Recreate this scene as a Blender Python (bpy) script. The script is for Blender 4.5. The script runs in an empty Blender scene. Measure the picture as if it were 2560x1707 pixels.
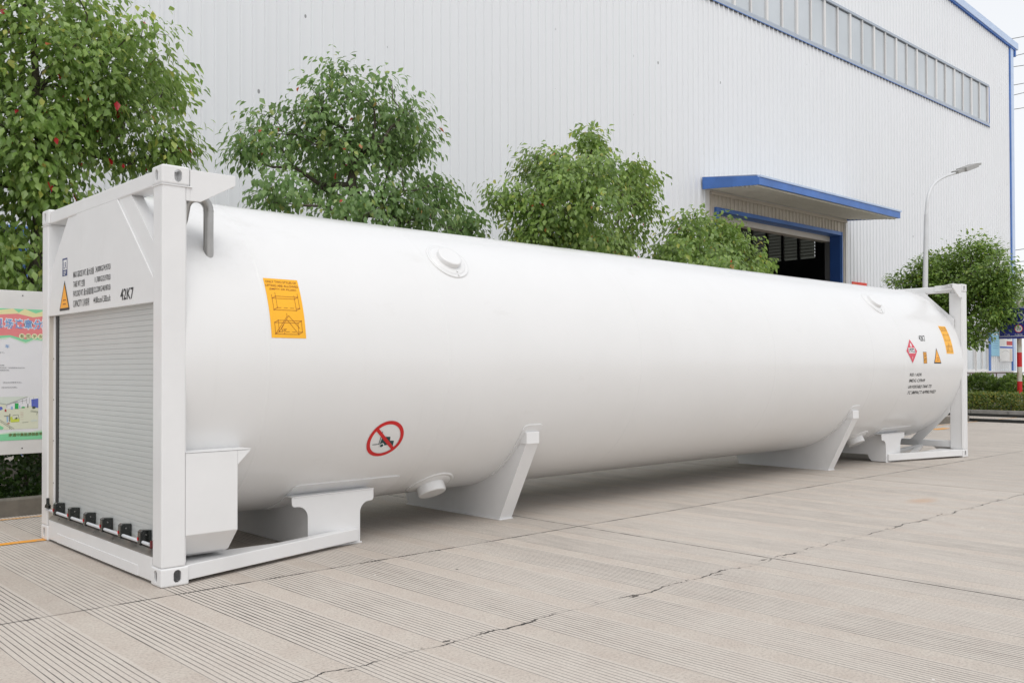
import bpy, bmesh, math, random
import numpy as np
from mathutils import Vector, Matrix
R_ = math.radians
SC = bpy.context.scene
COL = SC.collection

# ------------------------------------------------------------------ camera
cam_d = bpy.data.cameras.new('camera'); cam = bpy.data.objects.new('camera', cam_d); COL.objects.link(cam)
SC.camera = cam
yaw, pitch, roll = 0.82180709, 0.01270945, -0.00247773
fw = Vector((math.cos(pitch)*math.cos(yaw), math.cos(pitch)*math.sin(yaw), math.sin(pitch)))
rt = Vector((math.sin(yaw), -math.cos(yaw), 0)); up = rt.cross(fw)
r2 = rt*math.cos(roll) + up*math.sin(roll); u2 = -rt*math.sin(roll) + up*math.cos(roll)
m = Matrix((r2, u2, -fw)).transposed().to_4x4(); m.translation = Vector((-2.309, -5.6203, 1.3263))
cam.matrix_world = m
cam_d.sensor_width = 36; cam_d.lens = 2331.509/2560*36; cam_d.shift_y = 40.635/2560
cam_d.clip_start = .05; cam_d.clip_end = 2000

# ------------------------------------------------------------------ world, sun, exposure (bright overcast)
SUN_EL, SUN_AZ = R_(60), R_(243)      # azimuth of the sun, counter-clockwise from +x
w = bpy.data.worlds.new('World'); SC.world = w; w.use_nodes = True
nt = w.node_tree; nt.nodes.clear()
out = nt.nodes.new('ShaderNodeOutputWorld'); bg = nt.nodes.new('ShaderNodeBackground')
sky = nt.nodes.new('ShaderNodeTexSky'); sky.sky_type = 'NISHITA'; sky.sun_disc = False
sky.sun_elevation = SUN_EL; sky.sun_rotation = math.pi/2 - SUN_AZ
sky.air_density = 1.0; sky.dust_density = 4.0; sky.ozone_density = 1.0
mixc = nt.nodes.new('ShaderNodeMix'); mixc.data_type = 'RGBA'; mixc.inputs[0].default_value = 0.90
mixc.inputs[7].default_value = (6.4, 6.5, 6.68, 1)      # the cloud layer: an even white over the blue
tc = nt.nodes.new('ShaderNodeTexCoord'); sx = nt.nodes.new('ShaderNodeSeparateXYZ'); nt.links.new(tc.outputs['Generated'], sx.inputs[0])
mr = nt.nodes.new('ShaderNodeMapRange'); nt.links.new(sx.outputs[2], mr.inputs[0]); mr.inputs[1].default_value = .15; mr.inputs[2].default_value = 1.0; mr.inputs[3].default_value = 0.; mr.inputs[4].default_value = 1.0
cl = nt.nodes.new('ShaderNodeMix'); cl.data_type = 'RGBA'; nt.links.new(mr.outputs[0], cl.inputs[0])
cl.inputs[6].default_value = (6.75, 6.85, 7.0, 1); cl.inputs[7].default_value = (5.2, 5.3, 5.5, 1)      # thicker cloud overhead, brighter towards the horizon
nt.links.new(cl.outputs[2], mixc.inputs[7])
nt.links.new(sky.outputs[0], mixc.inputs[6]); nt.links.new(mixc.outputs[2], bg.inputs[0])
bg.inputs[1].default_value = 0.12
nt.links.new(bg.outputs[0], out.inputs[0])
sd = bpy.data.lights.new('sun', 'SUN'); sun = bpy.data.objects.new('sun', sd); COL.objects.link(sun)
sd.energy = 0.95; sd.angle = R_(40); sd.color = (1, .975, .94)
sun.rotation_euler = Vector((math.cos(SUN_EL)*math.cos(SUN_AZ), math.cos(SUN_EL)*math.sin(SUN_AZ), math.sin(SUN_EL))).to_track_quat('Z', 'Y').to_euler()
SC.view_settings.view_transform = 'Standard'; SC.view_settings.look = 'None'
SC.view_settings.exposure = 0.34; SC.view_settings.gamma = 1.0
SC.cycles.max_bounces = 8; SC.cycles.diffuse_bounces = 3; SC.cycles.transparent_max_bounces = 4
SC.cycles.use_denoising = True

# ------------------------------------------------------------------ materials
class NT:
    def __init__(s, name):
        s.m = bpy.data.materials.new(name); s.m.use_nodes = True; s.t = s.m.node_tree
        s.b = s.t.nodes['Principled BSDF']
    def n(s, typ, **kw):
        n = s.t.nodes.new('ShaderNode'+typ)
        for k, v in kw.items():
            if k.startswith('i_'): n.inputs[k[2:]].default_value = v
            else: setattr(n, k, v)
        return n
    def l(s, a, b): s.t.links.new(a, b)
    def math(s, op, a, b=None, c=None):
        n = s.n('Math', operation=op)
        for i, v in enumerate((a, b, c)):
            if v is None: continue
            if hasattr(v, 'links'): s.l(v, n.inputs[i])
            else: n.inputs[i].default_value = v
        return n.outputs[0]
    def mix(s, f, a, b):
        n = s.n('Mix', data_type='RGBA')
        for i, v in ((0, f), (6, a), (7, b)):
            if hasattr(v, 'links'): s.l(v, n.inputs[i])
            else: n.inputs[i].default_value = v if i == 0 else (*v, 1)
        return n.outputs[2]
    def pos(s): return s.n('NewGeometry').outputs['Position']
    def noise(s, scale, detail=4, rough=.5, vec=None, sc=None):
        v = vec or s.pos()
        if sc:
            mp = s.n('Mapping'); mp.inputs['Scale'].default_value = sc; s.l(v, mp.inputs[0]); v = mp.outputs[0]
        n = s.n('TexNoise'); n.inputs['Scale'].default_value = scale; n.inputs['Detail'].default_value = detail
        n.inputs['Roughness'].default_value = rough; s.l(v, n.inputs['Vector']); return n.outputs['Fac']
    def ramp(s, v, a, b, lo=0., hi=1.):
        n = s.n('MapRange'); s.l(v, n.inputs[0]); n.inputs[1].default_value = a; n.inputs[2].default_value = b
        n.inputs[3].default_value = lo; n.inputs[4].default_value = hi; return n.outputs[0]
    def bump(s, h, strength=.3, dist=.01):
        n = s.n('Bump'); n.inputs['Strength'].default_value = strength; n.inputs['Distance'].default_value = dist
        s.l(h, n.inputs['Height']); s.l(n.outputs[0], s.b.inputs['Normal'])

def paint(name, col, rough=.45, metal=0., var=.04, scale=3., coat=0., grime=None, bump=0.):
    s = NT(name); s.b.inputs['Roughness'].default_value = rough; s.b.inputs['Metallic'].default_value = metal
    s.b.inputs['Coat Weight'].default_value = coat; s.b.inputs['Coat Roughness'].default_value = .12
    f = s.noise(scale, 5, .6)
    c = s.mix(s.ramp(f, .3, .7), tuple(x*(1-var) for x in col), tuple(min(1, x*(1+var)) for x in col))
    if grime:
        g = s.noise(2.2, 8, .7, sc=(1, 1, .35)); c = s.mix(s.ramp(g, .58, .85, 0, grime), c, (.30, .26, .20))
    s.l(c, s.b.inputs['Base Color'])
    if bump: s.bump(s.noise(scale*6, 4), bump, .004)
    return s.m

M = {}
M['white'] = paint('white_paint', (.80, .80, .795), .32, var=.015, scale=1.5, coat=.25, grime=.10)
M['frame_white'] = paint('frame_white_paint', (.79, .79, .79), .38, var=.02, scale=4, coat=.15, grime=.14, bump=.06)
M['cast'] = paint('casting_white_paint', (.78, .78, .78), .45, var=.03, scale=12, grime=.25, bump=.15)
M['steel'] = paint('stainless_steel', (.40, .39, .375), .33, metal=1, var=.08, scale=8)
M['sill'] = paint('sill_steel', (.42, .40, .37), .38, metal=.9, var=.10, scale=8)
M['rubber'] = paint('black_rubber', (.012, .013, .014), .45)
M['black'] = paint('black_plastic', (.01, .012, .011), .22, coat=.5)
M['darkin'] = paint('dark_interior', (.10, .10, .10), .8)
M['red'] = paint('red_vinyl', (.62, .012, .014), .4, var=.03)
M['redm'] = paint('red_marking', (.50, .02, .02), .45)
M['amber'] = paint('amber_vinyl', (.95, .47, .015), .4, var=.03)
M['amber2'] = paint('orange_vinyl', (1.0, .42, .01), .4, var=.03)
M['ink'] = paint('black_ink', (.025, .028, .03), .5)
M['brown_ink'] = paint('brown_ink', (.25, .055, .01), .5)
M['teal_ink'] = paint('dark_teal_ink', (.008, .05, .052), .5)
M['navy'] = paint('navy_vinyl', (.03, .05, .17), .45)
M['wvinyl'] = paint('white_vinyl', (.82, .82, .82), .4)
M['diamond'] = paint('hazard_red_vinyl', (.68, .05, .09), .4)
M['lamp_grey'] = paint('lamp_head_grey', (.34, .335, .32), .5)
M['pole'] = paint('lamp_pole_paint', (.66, .67, .68), .4)
M['blue'] = paint('blue_steel_paint', (.065, .175, .50), .45, var=.2, scale=1.3, grime=.25)
M['blue_dk'] = paint('door_frame_blue', (.025, .085, .30), .5, var=.1, scale=1.5)
M['blue_lt'] = paint('pale_blue_trim', (.50, .61, .80), .45, var=.06)
M['sash'] = paint('window_sash', (.74, .73, .72), .45)
M['trimgrey'] = paint('grey_blue_trim', (.40, .45, .52), .45)
M['plinth'] = paint('painted_plinth', (.68, .69, .72), .7, var=.04, scale=1)
M['beige'] = paint('beige_and_canopy_shade', (.60, .55, .48), .55, var=.05)
M['soffit'] = paint('soffit_metal', (.72, .70, .62), .5, var=.06)
M['rust_rail'] = paint('brown_rail', (.10, .06, .05), .6)
M['kerb'] = paint('kerb_concrete', (.17, .155, .13), .85, var=.18, scale=9, bump=.4)
M['kerb2'] = paint('far_kerb_concrete', (.27, .26, .24), .85, var=.18, scale=6, bump=.3)
M['soil'] = paint('soil', (.055, .045, .03), .95, var=.3, scale=12, bump=.6)
M['cable'] = paint('black_hose', (.02, .022, .02), .5)
M['signblue'] = paint('sign_navy', (.015, .025, .23), .35)
M['signgreen'] = paint('sign_white', (.75, .76, .76), .4)
M['rustpole'] = None

s = NT('rusty_white_pole'); f = s.noise(7, 6, .65, sc=(1, 1, .4))
s.l(s.mix(s.ramp(f, .5, .75), (.66, .62, .54), (.42, .24, .12)), s.b.inputs['Base Color']); s.b.inputs['Roughness'].default_value = .6
M['rustpole'] = s.m

def cladding(name, col):
    s = NT(name); s.b.inputs['Roughness'].default_value = .42
    p = s.pos(); f = s.noise(.5, 6, .6, sc=(1, 1, .25)); g = s.noise(6, 5, .7, sc=(2.2, 1, .08))
    c = s.mix(s.ramp(f, .35, .7), tuple(x*.985 for x in col), tuple(min(1, x*1.012) for x in col))
    c = s.mix(s.ramp(g, .55, .8, 0, .05), c, (.5, .48, .44))
    # self-tapping screws: small dark dots on a loose grid
    v = s.n('TexVoronoi', feature='F1'); v.inputs['Scale'].default_value = 1; v.inputs['Randomness'].default_value = .12
    mp = s.n('Mapping'); mp.inputs['Scale'].default_value = (1.0, 0, .62); s.l(p, mp.inputs[0]); s.l(mp.outputs[0], v.inputs['Vector'])
    dot = s.math('LESS_THAN', v.outputs['Distance'], .027)
    c = s.mix(s.math('MULTIPLY', dot, .75), c, (.12, .12, .12))
    s.l(c, s.b.inputs['Base Color']); return s.m
M['clad'] = cladding('corrugated_white_cladding', (.80, .815, .835))

s = NT('window_glass'); s.b.inputs['Base Color'].default_value = (.37, .40, .42, 1); s.b.inputs['Roughness'].default_value = .16
s.b.inputs['Metallic'].default_value = .35
n1 = s.noise(.35, 3, .5); s.l(s.mix(s.ramp(n1, .3, .7), (.50, .535, .56), (.63, .665, .69)), s.b.inputs['Base Color']); s.bump(s.noise(.8, 2), .05, .05)
M['glass'] = s.m
s = NT('louvre_plastic'); tr = s.n('BsdfTranslucent'); tr.inputs[0].default_value = (.10, .105, .09, 1)
mx = s.n('MixShader'); mx.inputs[0].default_value = .7; s.b.inputs['Base Color'].default_value = (.12, .12, .11, 1)
s.l(s.b.outputs[0], mx.inputs[1]); s.l(tr.outputs[0], mx.inputs[2]); s.l(mx.outputs[0], s.t.nodes['Material Output'].inputs[0])
M['louvre'] = s.m
s = NT('shutter_slats'); s.b.inputs['Roughness'].default_value = .42; s.b.inputs['Metallic'].default_value = .15
s.l(s.mix(s.ramp(s.noise(1.2, 3), .3, .7), (.57, .59, .58), (.61, .63, .62)), s.b.inputs['Base Color']); M['slat'] = s.m

def leafmat(name, a, b, hue_red=.992, yellow=.945):
    s = NT(name); g = s.n('NewGeometry'); rnd = g.outputs['Random Per Island']
    r = s.n('ValToRGB'); s.l(rnd, r.inputs[0]); e = r.color_ramp.elements
    e[0].position = 0; e[0].color = (*a, 1); e[1].position = yellow; e[1].color = (*b, 1)
    x = e.new(yellow+.045); x.color = (b[0]*1.6, b[1]*1.15, b[2]*.9, 1)
    x = e.new(hue_red); x.color = (b[0]*1.5, b[1]*1.1, b[2], 1)
    if hue_red < 1: x = e.new(min(1, hue_red+.001)); x.color = (.55, .02, .03, 1)
    r.color_ramp.interpolation = 'LINEAR'
    clump = s.noise(1.6, 3, .6); cc = s.n('HueSaturation'); s.l(r.outputs[0], cc.inputs['Color'])
    s.l(s.ramp(clump, .3, .72, .78, 1.38), cc.inputs['Value'])
    s.l(cc.outputs[0], s.b.inputs['Base Color']); s.b.inputs['Roughness'].default_value = .29
    tr = s.n('BsdfTranslucent'); hs = s.n('HueSaturation'); hs.inputs['Value'].default_value = 1.5; hs.inputs['Hue'].default_value = .49
    s.l(cc.outputs[0], hs.inputs['Color']); s.l(hs.outputs[0], tr.inputs[0])
    mx = s.n('MixShader'); mx.inputs[0].default_value = .40; s.l(s.b.outputs[0], mx.inputs[1]); s.l(tr.outputs[0], mx.inputs[2])
    s.l(mx.outputs[0], s.t.nodes['Material Output'].inputs[0]); return s.m
M['leafA'] = leafmat('leaves_fresh_green', (.14, .235, .055), (.30, .42, .125), .994)
M['leafB'] = leafmat('leaves_blue_green', (.115, .205, .065), (.24, .36, .13), .998)
M['leafC'] = leafmat('leaves_mid_green', (.125, .215, .048), (.27, .38, .10), .996)
M['leafD'] = leafmat('leaves_olive_green', (.10, .18, .035), (.22, .33, .07), 1.0, .95)
M['hedge'] = leafmat('hedge_leaves', (.025, .055, .014), (.07, .13, .03), 1.0, .97)
M['hedgeL'] = leafmat('clipped_hedge_leaves', (.07, .13, .025), (.20, .25, .06), 1.0, .8)
M['bark'] = paint('bark', (.10, .085, .065), .85, var=.3, scale=20, bump=.5)

# concrete yard: grooved slabs, joints, cracks, spalls, stains
s = NT('grooved_concrete'); P = s.pos(); sep = s.n('SeparateXYZ'); s.l(P, sep.inputs[0]); X, Y = sep.outputs[0], sep.outputs[1]
wob = s.math('MULTIPLY', s.math('SUBTRACT', s.noise(.9, 3, .5), .5), .012)
Xw = s.math('ADD', X, wob)
ph = s.math('FRACT', s.math('MULTIPLY', s.math('ADD', Xw, 20+.27), 1/.5335))        # 0..1 in a band period
inband = s.math('MULTIPLY', s.math('GREATER_THAN', ph, .012), s.math('LESS_THAN', ph, .735))
gr = s.math('ABSOLUTE', s.math('SUBTRACT', s.math('FRACT', s.math('MULTIPLY', Xw, 1/.02964)), .5))
edge = s.noise(22, 2, .5, sc=(1, .12, 1))
gw = s.ramp(s.noise(1.1, 5, .65, sc=(1, .35, 1)), .36, .66, .075, .145)
groove = s.math('LESS_THAN', gr, s.math('MULTIPLY', gw, s.ramp(edge, .3, .7, .55, 1.25)))
groove = s.math('MULTIPLY', groove, inband)
fade = s.ramp(s.noise(.55, 4, .6), .34, .62, .45, 1)
groove = s.math('MULTIPLY', groove, fade)
base = s.mix(s.ramp(s.noise(.33, 6, .62), .32, .68), (.485, .42, .365), (.55, .485, .425))
base = s.mix(s.ramp(s.noise(4.5, 7, .7), .38, .66, 0, .6), base, (.60, .555, .49))
base = s.mix(s.ramp(s.noise(70, 4, .75), .46, .68, 0, .7), base, (.29, .25, .215))
base = s.mix(s.ramp(s.noise(1.1, 9, .78), .55, .78, 0, .28), base, (.36, .31, .26))
slabid = s.n('TexWhiteNoise', noise_dimensions='2D'); cmb = s.n('CombineXYZ')
s.l(s.math('FLOOR', s.math('MULTIPLY', s.math('ADD', X, 1.46), 1/4.96)), cmb.inputs[0])
s.l(s.math('FLOOR', s.math('MULTIPLY', s.math('ADD', Y, 3.95), 1/3.75)), cmb.inputs[1]); s.l(cmb.outputs[0], slabid.inputs[0])
hs = s.n('HueSaturation'); s.l(base, hs.inputs['Color']); s.l(s.ramp(slabid.outputs[0], 0, 1, .94, 1.05), hs.inputs['Value']); base = hs.outputs[0]
base = s.mix(s.math('MULTIPLY', inband, .34), base, (.68, .635, .58))
col = s.mix(groove, base, (.058, .05, .044))
def line(coord, at, width, wamp, wscale, wvec, strength, breaks=None, period=None):
    w_ = s.math('MULTIPLY', s.math('SUBTRACT', s.noise(wscale, 7, .62, sc=wvec), .5), wamp)
    d = s.math('ADD', s.math('SUBTRACT', coord, at), w_)
    if period: d = s.math('SUBTRACT', s.math('FLOORED_MODULO', s.math('ADD', d, period/2), period), period/2)
    wd = s.ramp(s.noise(6, 5, .7), .35, .75, width*.25, width*2.0)
    return s.math('MULTIPLY', s.math('LESS_THAN', s.math('ABSOLUTE', d), wd), strength)
j1 = line(Y, -.205, .0095, .014, 6, (1, 1, 1), 1.0)
j2 = line(X, 3.49, .0075, .006, 4, (1, 1, 1), 1.0, period=4.97)
near = s.math('LESS_THAN', Y, 3.6)
j3 = line(Y, -2.07, .0075, .20, 2.6, (1, .2, 1), 1.0)
j3 = s.math('MULTIPLY', j3, s.ramp(s.noise(3.2, 4, .7), .44, .53, .12, 1)); j1 = s.math('MULTIPLY', j1, s.ramp(s.noise(2.1, 4, .7), .40, .5, .45, 1))
j4 = line(Y, -5.8, .006, .05, 2, (1, 1, 1), .9)
for j in (j1, j2, j3, j4): col = s.mix(s.math('MULTIPLY', j, near), col, (.045, .04, .035))
# spalls along the crack
sp = s.math('MULTIPLY', s.math('GREATER_THAN', s.noise(5.5, 4, .7, sc=(1, 3, 1)), .61), s.math('LESS_THAN', s.math('ABSOLUTE', s.math('ADD', Y, 2.07)), .04))
col = s.mix(sp, col, (.10, .088, .075))
# small dark debris / chips
v = s.n('TexVoronoi'); v.inputs['Scale'].default_value = 2.6; s.l(P, v.inputs['Vector'])
chip = s.math('LESS_THAN', s.math('ADD', v.outputs['Distance'], s.math('MULTIPLY', s.noise(60, 2), .02)), .036)
chip = s.math('MULTIPLY', chip, s.math('GREATER_THAN', s.noise(.9, 1), .5))
col = s.mix(chip, col, (.07, .06, .05))
v2 = s.n('TexVoronoi'); v2.inputs['Scale'].default_value = 3.7; s.l(P, v2.inputs['Vector'])
c2 = s.math('MULTIPLY', s.math('LESS_THAN', s.math('ADD', v2.outputs['Distance'], s.math('MULTIPLY', s.noise(45, 2), .03)), .045), s.math('GREATER_THAN', s.noise(1.3, 1), .52))
col = s.mix(c2, col, (.72, .70, .67))
def spot(x, y, rx, ry, c, st):
    global col
    dx = s.math('MULTIPLY', s.math('SUBTRACT', X, x), 1/rx); dy = s.math('MULTIPLY', s.math('SUBTRACT', Y, y), 1/ry)
    d = s.math('SQRT', s.math('ADD', s.math('MULTIPLY', dx, dx), s.math('MULTIPLY', dy, dy)))
    d = s.math('ADD', d, s.math('MULTIPLY', s.math('SUBTRACT', s.noise(5, 5, .7), .5), .9))
    col = s.mix(s.ramp(d, 1, .3, 0, st), col, c)
spot(7.1, -1.55, .32, .14, (.55, .30, .14), .40)
s.l(col, s.b.inputs['Base Color']); s.b.inputs['Roughness'].default_value = .8
hgt = s.math('SUBTRACT', s.noise(60, 4, .7), s.math('MULTIPLY', groove, 2.0)); s.bump(hgt, .6, .005)
M['ground'] = s.m
s = NT('faded_yellow_paint'); f = s.noise(14, 7, .75)
s.l(s.mix(s.ramp(f, .52, .72, 0, .8), (.82, .36, .035), (.44, .40, .35)), s.b.inputs['Base Color']); s.b.inputs['Roughness'].default_value = .75
M['yellow'] = s.m
s = NT('worn_yellow_paint'); f = s.noise(9, 7, .75)
s.l(s.mix(s.ramp(f, .42, .60, .1, .9), (.80, .38, .06), (.50, .44, .37)), s.b.inputs['Base Color']); s.b.inputs['Roughness'].default_value = .75
M['yellow_worn'] = s.m

# ------------------------------------------------------------------ mesh helpers
class MB:
    def __init__(s): s.v, s.f, s.sm = [], [], []
    def add(s, vs, fs, smooth=False):
        o = len(s.v); s.v += [tuple(map(float, q)) for q in vs]
        s.f += [tuple(o+i for i in f) for f in fs]; s.sm += [smooth]*len(fs); return s
    def box(s, x0, y0, z0, x1, y1, z1):
        x0, x1 = sorted((x0, x1)); y0, y1 = sorted((y0, y1)); z0, z1 = sorted((z0, z1))
        v = [(x, y, z) for z in (z0, z1) for y in (y0, y1) for x in (x0, x1)]
        return s.add(v, [(0, 2, 3, 1), (4, 5, 7, 6), (0, 1, 5, 4), (2, 6, 7, 3), (0, 4, 6, 2), (1, 3, 7, 5)])
    def prism(s, poly, a, b, axis='y'):
        """poly: 2-D points; axis y -> (x,z), x -> (y,z), z -> (x,y); extruded from a to b"""
        def P3(p, t): return {'y': (p[0], t, p[1]), 'x': (t, p[0], p[1]), 'z': (p[0], p[1], t)}[axis]
        ar = sum(poly[i-1][0]*poly[i][1]-poly[i][0]*poly[i-1][1] for i in range(len(poly)))
        pl = list(poly) if (ar > 0) else list(poly)[::-1]
        lo, hi = min(a, b), max(a, b); n = len(pl)
        v = [P3(p, lo) for p in pl]+[P3(p, hi) for p in pl]
        fs = [tuple(range(n))[::-1], tuple(range(n, 2*n))]+[(i, (i+1) % n, n+(i+1) % n, n+i) for i in range(n)]
        if axis == 'y': fs = [f[::-1] for f in fs]
        return s.add(v, fs)
    def bar(s, p, q, w, h, upv=(0, 0, 1)):
        p, q = Vector(p), Vector(q); d = (q-p).normalized(); sd_ = d.cross(Vector(upv)).normalized(); u = sd_.cross(d)
        c = [p+sd_*a*w/2+u*b*h/2 for a, b in ((-1, -1), (1, -1), (1, 1), (-1, 1))]; c2 = [k+(q-p) for k in c]
        return s.add(c+c2, [(3, 2, 1, 0), (4, 5, 6, 7), (0, 1, 5, 4), (1, 2, 6, 5), (2, 3, 7, 6), (3, 0, 4, 7)])
    def tube(s, pts, r, n=12, caps=True):
        pts = [Vector(p) for p in pts]; rs = r if isinstance(r, (list, tuple)) else [r]*len(pts)
        rings = []; prev = None
        for i, p in enumerate(pts):
            d = (pts[min(i+1, len(pts)-1)]-pts[max(i-1, 0)]).normalized()
            if prev is None:
                a = d.orthogonal().normalized()
            else: a = (prev-d*prev.dot(d)).normalized()
            prev = a; b = d.cross(a)
            rings.append([p+(a*math.cos(t)+b*math.sin(t))*rs[i] for t in [2*math.pi*k/n for k in range(n)]])
        v = [q for rr in rings for q in rr]; fs = []
        for i in range(len(pts)-1):
            for k in range(n): fs.append((i*n+k, i*n+(k+1) % n, (i+1)*n+(k+1) % n, (i+1)*n+k))
        s.add(v, fs, True)
        if caps: s.add(rings[0], [tuple(range(n))[::-1]]); s.add(rings[-1], [tuple(range(n))])
        return s
    def disc(s, c, axis, r, h, n=32, lip=0.):
        c = Vector(c); a = Vector(axis).normalized(); return s.tube([c, c+a*(h-lip), c+a*h] if lip else [c, c+a*h], [r, r, r-lip] if lip else r, n)
    def build(s, name, mat, parent=None, bevel=0., seg=2):
        me = bpy.data.meshes.new(name); me.from_pydata(s.v, [], s.f); me.materials.append(mat)
        me.polygons.foreach_set('use_smooth', s.sm); me.update()
        o = bpy.data.objects.new(name, me); COL.objects.link(o)
        if parent: o.parent = parent
        if bevel:
            b = o.modifiers.new('bevel', 'BEVEL'); b.width = bevel; b.segments = seg; b.limit_method = 'ANGLE'; b.angle_limit = R_(35)
        return o

def tag(o, label, cat, group=None, kind=None):
    if label: o['label'] = label
    if cat: o['category'] = cat
    if group: o['group'] = group
    if kind: o['kind'] = kind
    return o
def thing(name, label, cat, loc=(0, 0, 0), group=None):
    o = bpy.data.objects.new(name, None); COL.objects.link(o); o.location = loc; o.empty_display_size = .2
    return tag(o, label, cat, group)
def struct(name, mb, mat): return tag(mb.build(name, mat), None, None, kind='structure')

_tc = {}; BOLD = .0
def text2d(txt, bold=0.):
    """flat glyph mesh normalised to a unit box"""
    key = (txt, bold+BOLD)
    if key not in _tc:
        cu = bpy.data.curves.new('t', 'FONT'); cu.body = txt; cu.resolution_u = 3; cu.fill_mode = 'FRONT'; cu.offset = bold+BOLD
        ob = bpy.data.objects.new('t', cu); COL.objects.link(ob)
        dg = bpy.context.evaluated_depsgraph_get(); me = bpy.data.meshes.new_from_object(ob.evaluated_get(dg))
        v = np.array([q.co[:2] for q in me.vertices], float).reshape(-1, 2); f = [tuple(p.vertices) for p in me.polygons]
        bpy.data.objects.remove(ob); bpy.data.curves.remove(cu); bpy.data.meshes.remove(me)
        if len(v):
            lo, hi = v.min(0), v.max(0); v = (v-lo)/np.maximum(hi-lo, 1e-6)
        _tc[key] = (v, f)
    return _tc[key]
class Flat:
    """2-D artwork (u right, v up) placed by a mapping onto a plane or the tank shell"""
    def __init__(s, fn): s.fn = fn; s.mb = {}
    def _m(s, k): return s.mb.setdefault(k, MB())
    def put(s, k, pts, faces, off):
        mb = s._m(k); mb.add([s.fn(u, v, off) for u, v in pts], faces); return s
    def text(s, k, txt, u0, v0, u1, v1, off=.003, shear=0., bold=0.):
        v, f = text2d(txt, bold)
        if not len(v): return s
        pts = [(u0+a*(u1-u0)+shear*b*(v1-v0), v0+b*(v1-v0)) for a, b in v]; return s.put(k, pts, f, off)
    def rect(s, k, u0, v0, u1, v1, off=.002, nu=1, nv=6):
        pts = [(u0+(u1-u0)*i/nu, v0+(v1-v0)*j/nv) for j in range(nv+1) for i in range(nu+1)]
        fs = [(j*(nu+1)+i, j*(nu+1)+i+1, (j+1)*(nu+1)+i+1, (j+1)*(nu+1)+i) for j in range(nv) for i in range(nu)]
        return s.put(k, pts, fs, off)
    def poly(s, k, pts, off=.002):
        ar = sum(pts[i-1][0]*pts[i][1]-pts[i][0]*pts[i-1][1] for i in range(len(pts)))
        if ar < 0: pts = pts[::-1]
        return s.put(k, pts, [tuple(range(len(pts)))], off)
    def line(s, k, a, b, w_, off=.0035, n=1):
        d = np.subtract(b, a); L = math.hypot(*d) or 1; nn = np.array((-d[1], d[0]))/L*w_/2; pts = []; fs = []
        for i in range(n+1):
            c = np.add(a, d*i/n); pts += [tuple(c-nn), tuple(c+nn)]
        for i in range(n): fs.append((2*i, 2*i+2, 2*i+3, 2*i+1))
        return s.put(k, pts, fs, off)
    def ring(s, k, cu, cv, r0, r1, off=.003, n=64):
        pts = [(cu+r*math.cos(2*math.pi*i/n), cv+r*math.sin(2*math.pi*i/n)) for i in range(n) for r in (r0, r1)]
        return s.put(k, pts, [(2*i, 2*i+1, (2*i+3) % (2*n), (2*i+2) % (2*n)) for i in range(n)], off)
    def build(s, names, parent):
        """names: ordered {matkey: name}; the first becomes the part, the rest sub-parts of it"""
        first = None
        for k, nm in names.items():
            if k not in s.mb: continue
            o = s.mb[k].build(nm, M[k], first or parent)
            if first is None: first = o
        return first

# ================================================================== GROUND
g = MB().add([(-40, -40, 0), (140, -40, 0), (140, 110, 0), (-40, 110, 0)], [(0, 1, 2, 3)]); struct('ground', g, M['ground'])
g = MB().add([(-14, 2.215, .004), (2.0, 2.215, .004), (2.0, 2.315, .004), (-14, 2.315, .004)], [(0, 1, 2, 3)]); struct('road_marking', g, M['yellow'])
g = MB().add([(-14, 3.53, .004), (25, 3.53, .004), (25, 3.59, .004), (-14, 3.59, .004)], [(0, 1, 2, 3)]); struct('road_marking', g, M['yellow_worn'])
g = MB()
for a in range(5): g.add([(18.2+a*.02, 2.9, .004), (18.9, 2.9, .004), (18.9, 3.08, .004), (18.2+a*.02, 3.08, .004)], [(0, 1, 2, 3)]) if a == 0 else None
struct('road_marking', g, M['yellow'])
kb = MB()
x = -14.
while x < 21.5: kb.box(x+.004, 3.70, -.05, x+.996, 3.84, .16); x += 1.0
o = kb.build('kerb', M['kerb'], None, .012); tag(o, None, None, kind='structure')
struct('planting_bed', MB().box(-14, 3.84, -.05, 21.4, 8.2, .11), M['soil'])
kb = MB(); y = -9.
while y < 8.8: kb.box(25.45, y+.006, -.05, 25.62, y+.994, .15); y += 1.0
o = kb.build('kerb', M['kerb2'], None, .012); tag(o, None, None, kind='structure')
struct('planting_bed', MB().box(25.62, -9, -.05, 31.5, 9, .12), M['soil'])

# ================================================================== TANK CONTAINER
L, W, H = 12.28, 2.346, 2.591
TR, TY, TZ = 1.17, 1.173, 1.41
tank = thing('tank_container', 'long white cylindrical tank container in an open end frame with a grey roller shutter', 'tank container')
fwm = M['frame_white']

# shell
def cylmap(x0, a0):
    def f(u, v, off):
        a = R_(a0)+v/TR; r = TR+off
        return (x0+u, TY-r*math.cos(a), TZ+r*math.sin(a))
    return f
N = 160; prof = [(.10, TR)]
def seam(x): return [(x-.012, TR), (x-.006, TR+.0013), (x+.006, TR+.0013), (x+.012, TR)]
for xs in (.722, 2.26, 4.6, 6.95, 9.3): prof += seam(xs)
prof += [(10.16, TR), (10.19, TR-.003), (10.22, TR)]
prof += seam(11.56); prof += [(12.16, TR)]
prof = [(.10, .2)]+prof+[(12.16, .2)]
v = []; fs = []
for i in range(len(prof)-1):
  for x_, r_ in prof[i:i+2]:
    for k in range(N):
        a = 2*math.pi*k/N; v.append((x_, TY-r_*math.cos(a), TZ+r_*math.sin(a)))
for i in range(len(prof)-1):
    for k in range(N): fs.append((2*i*N+k, (2*i+1)*N+k, (2*i+1)*N+(k+1) % N, 2*i*N+(k+1) % N))
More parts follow.
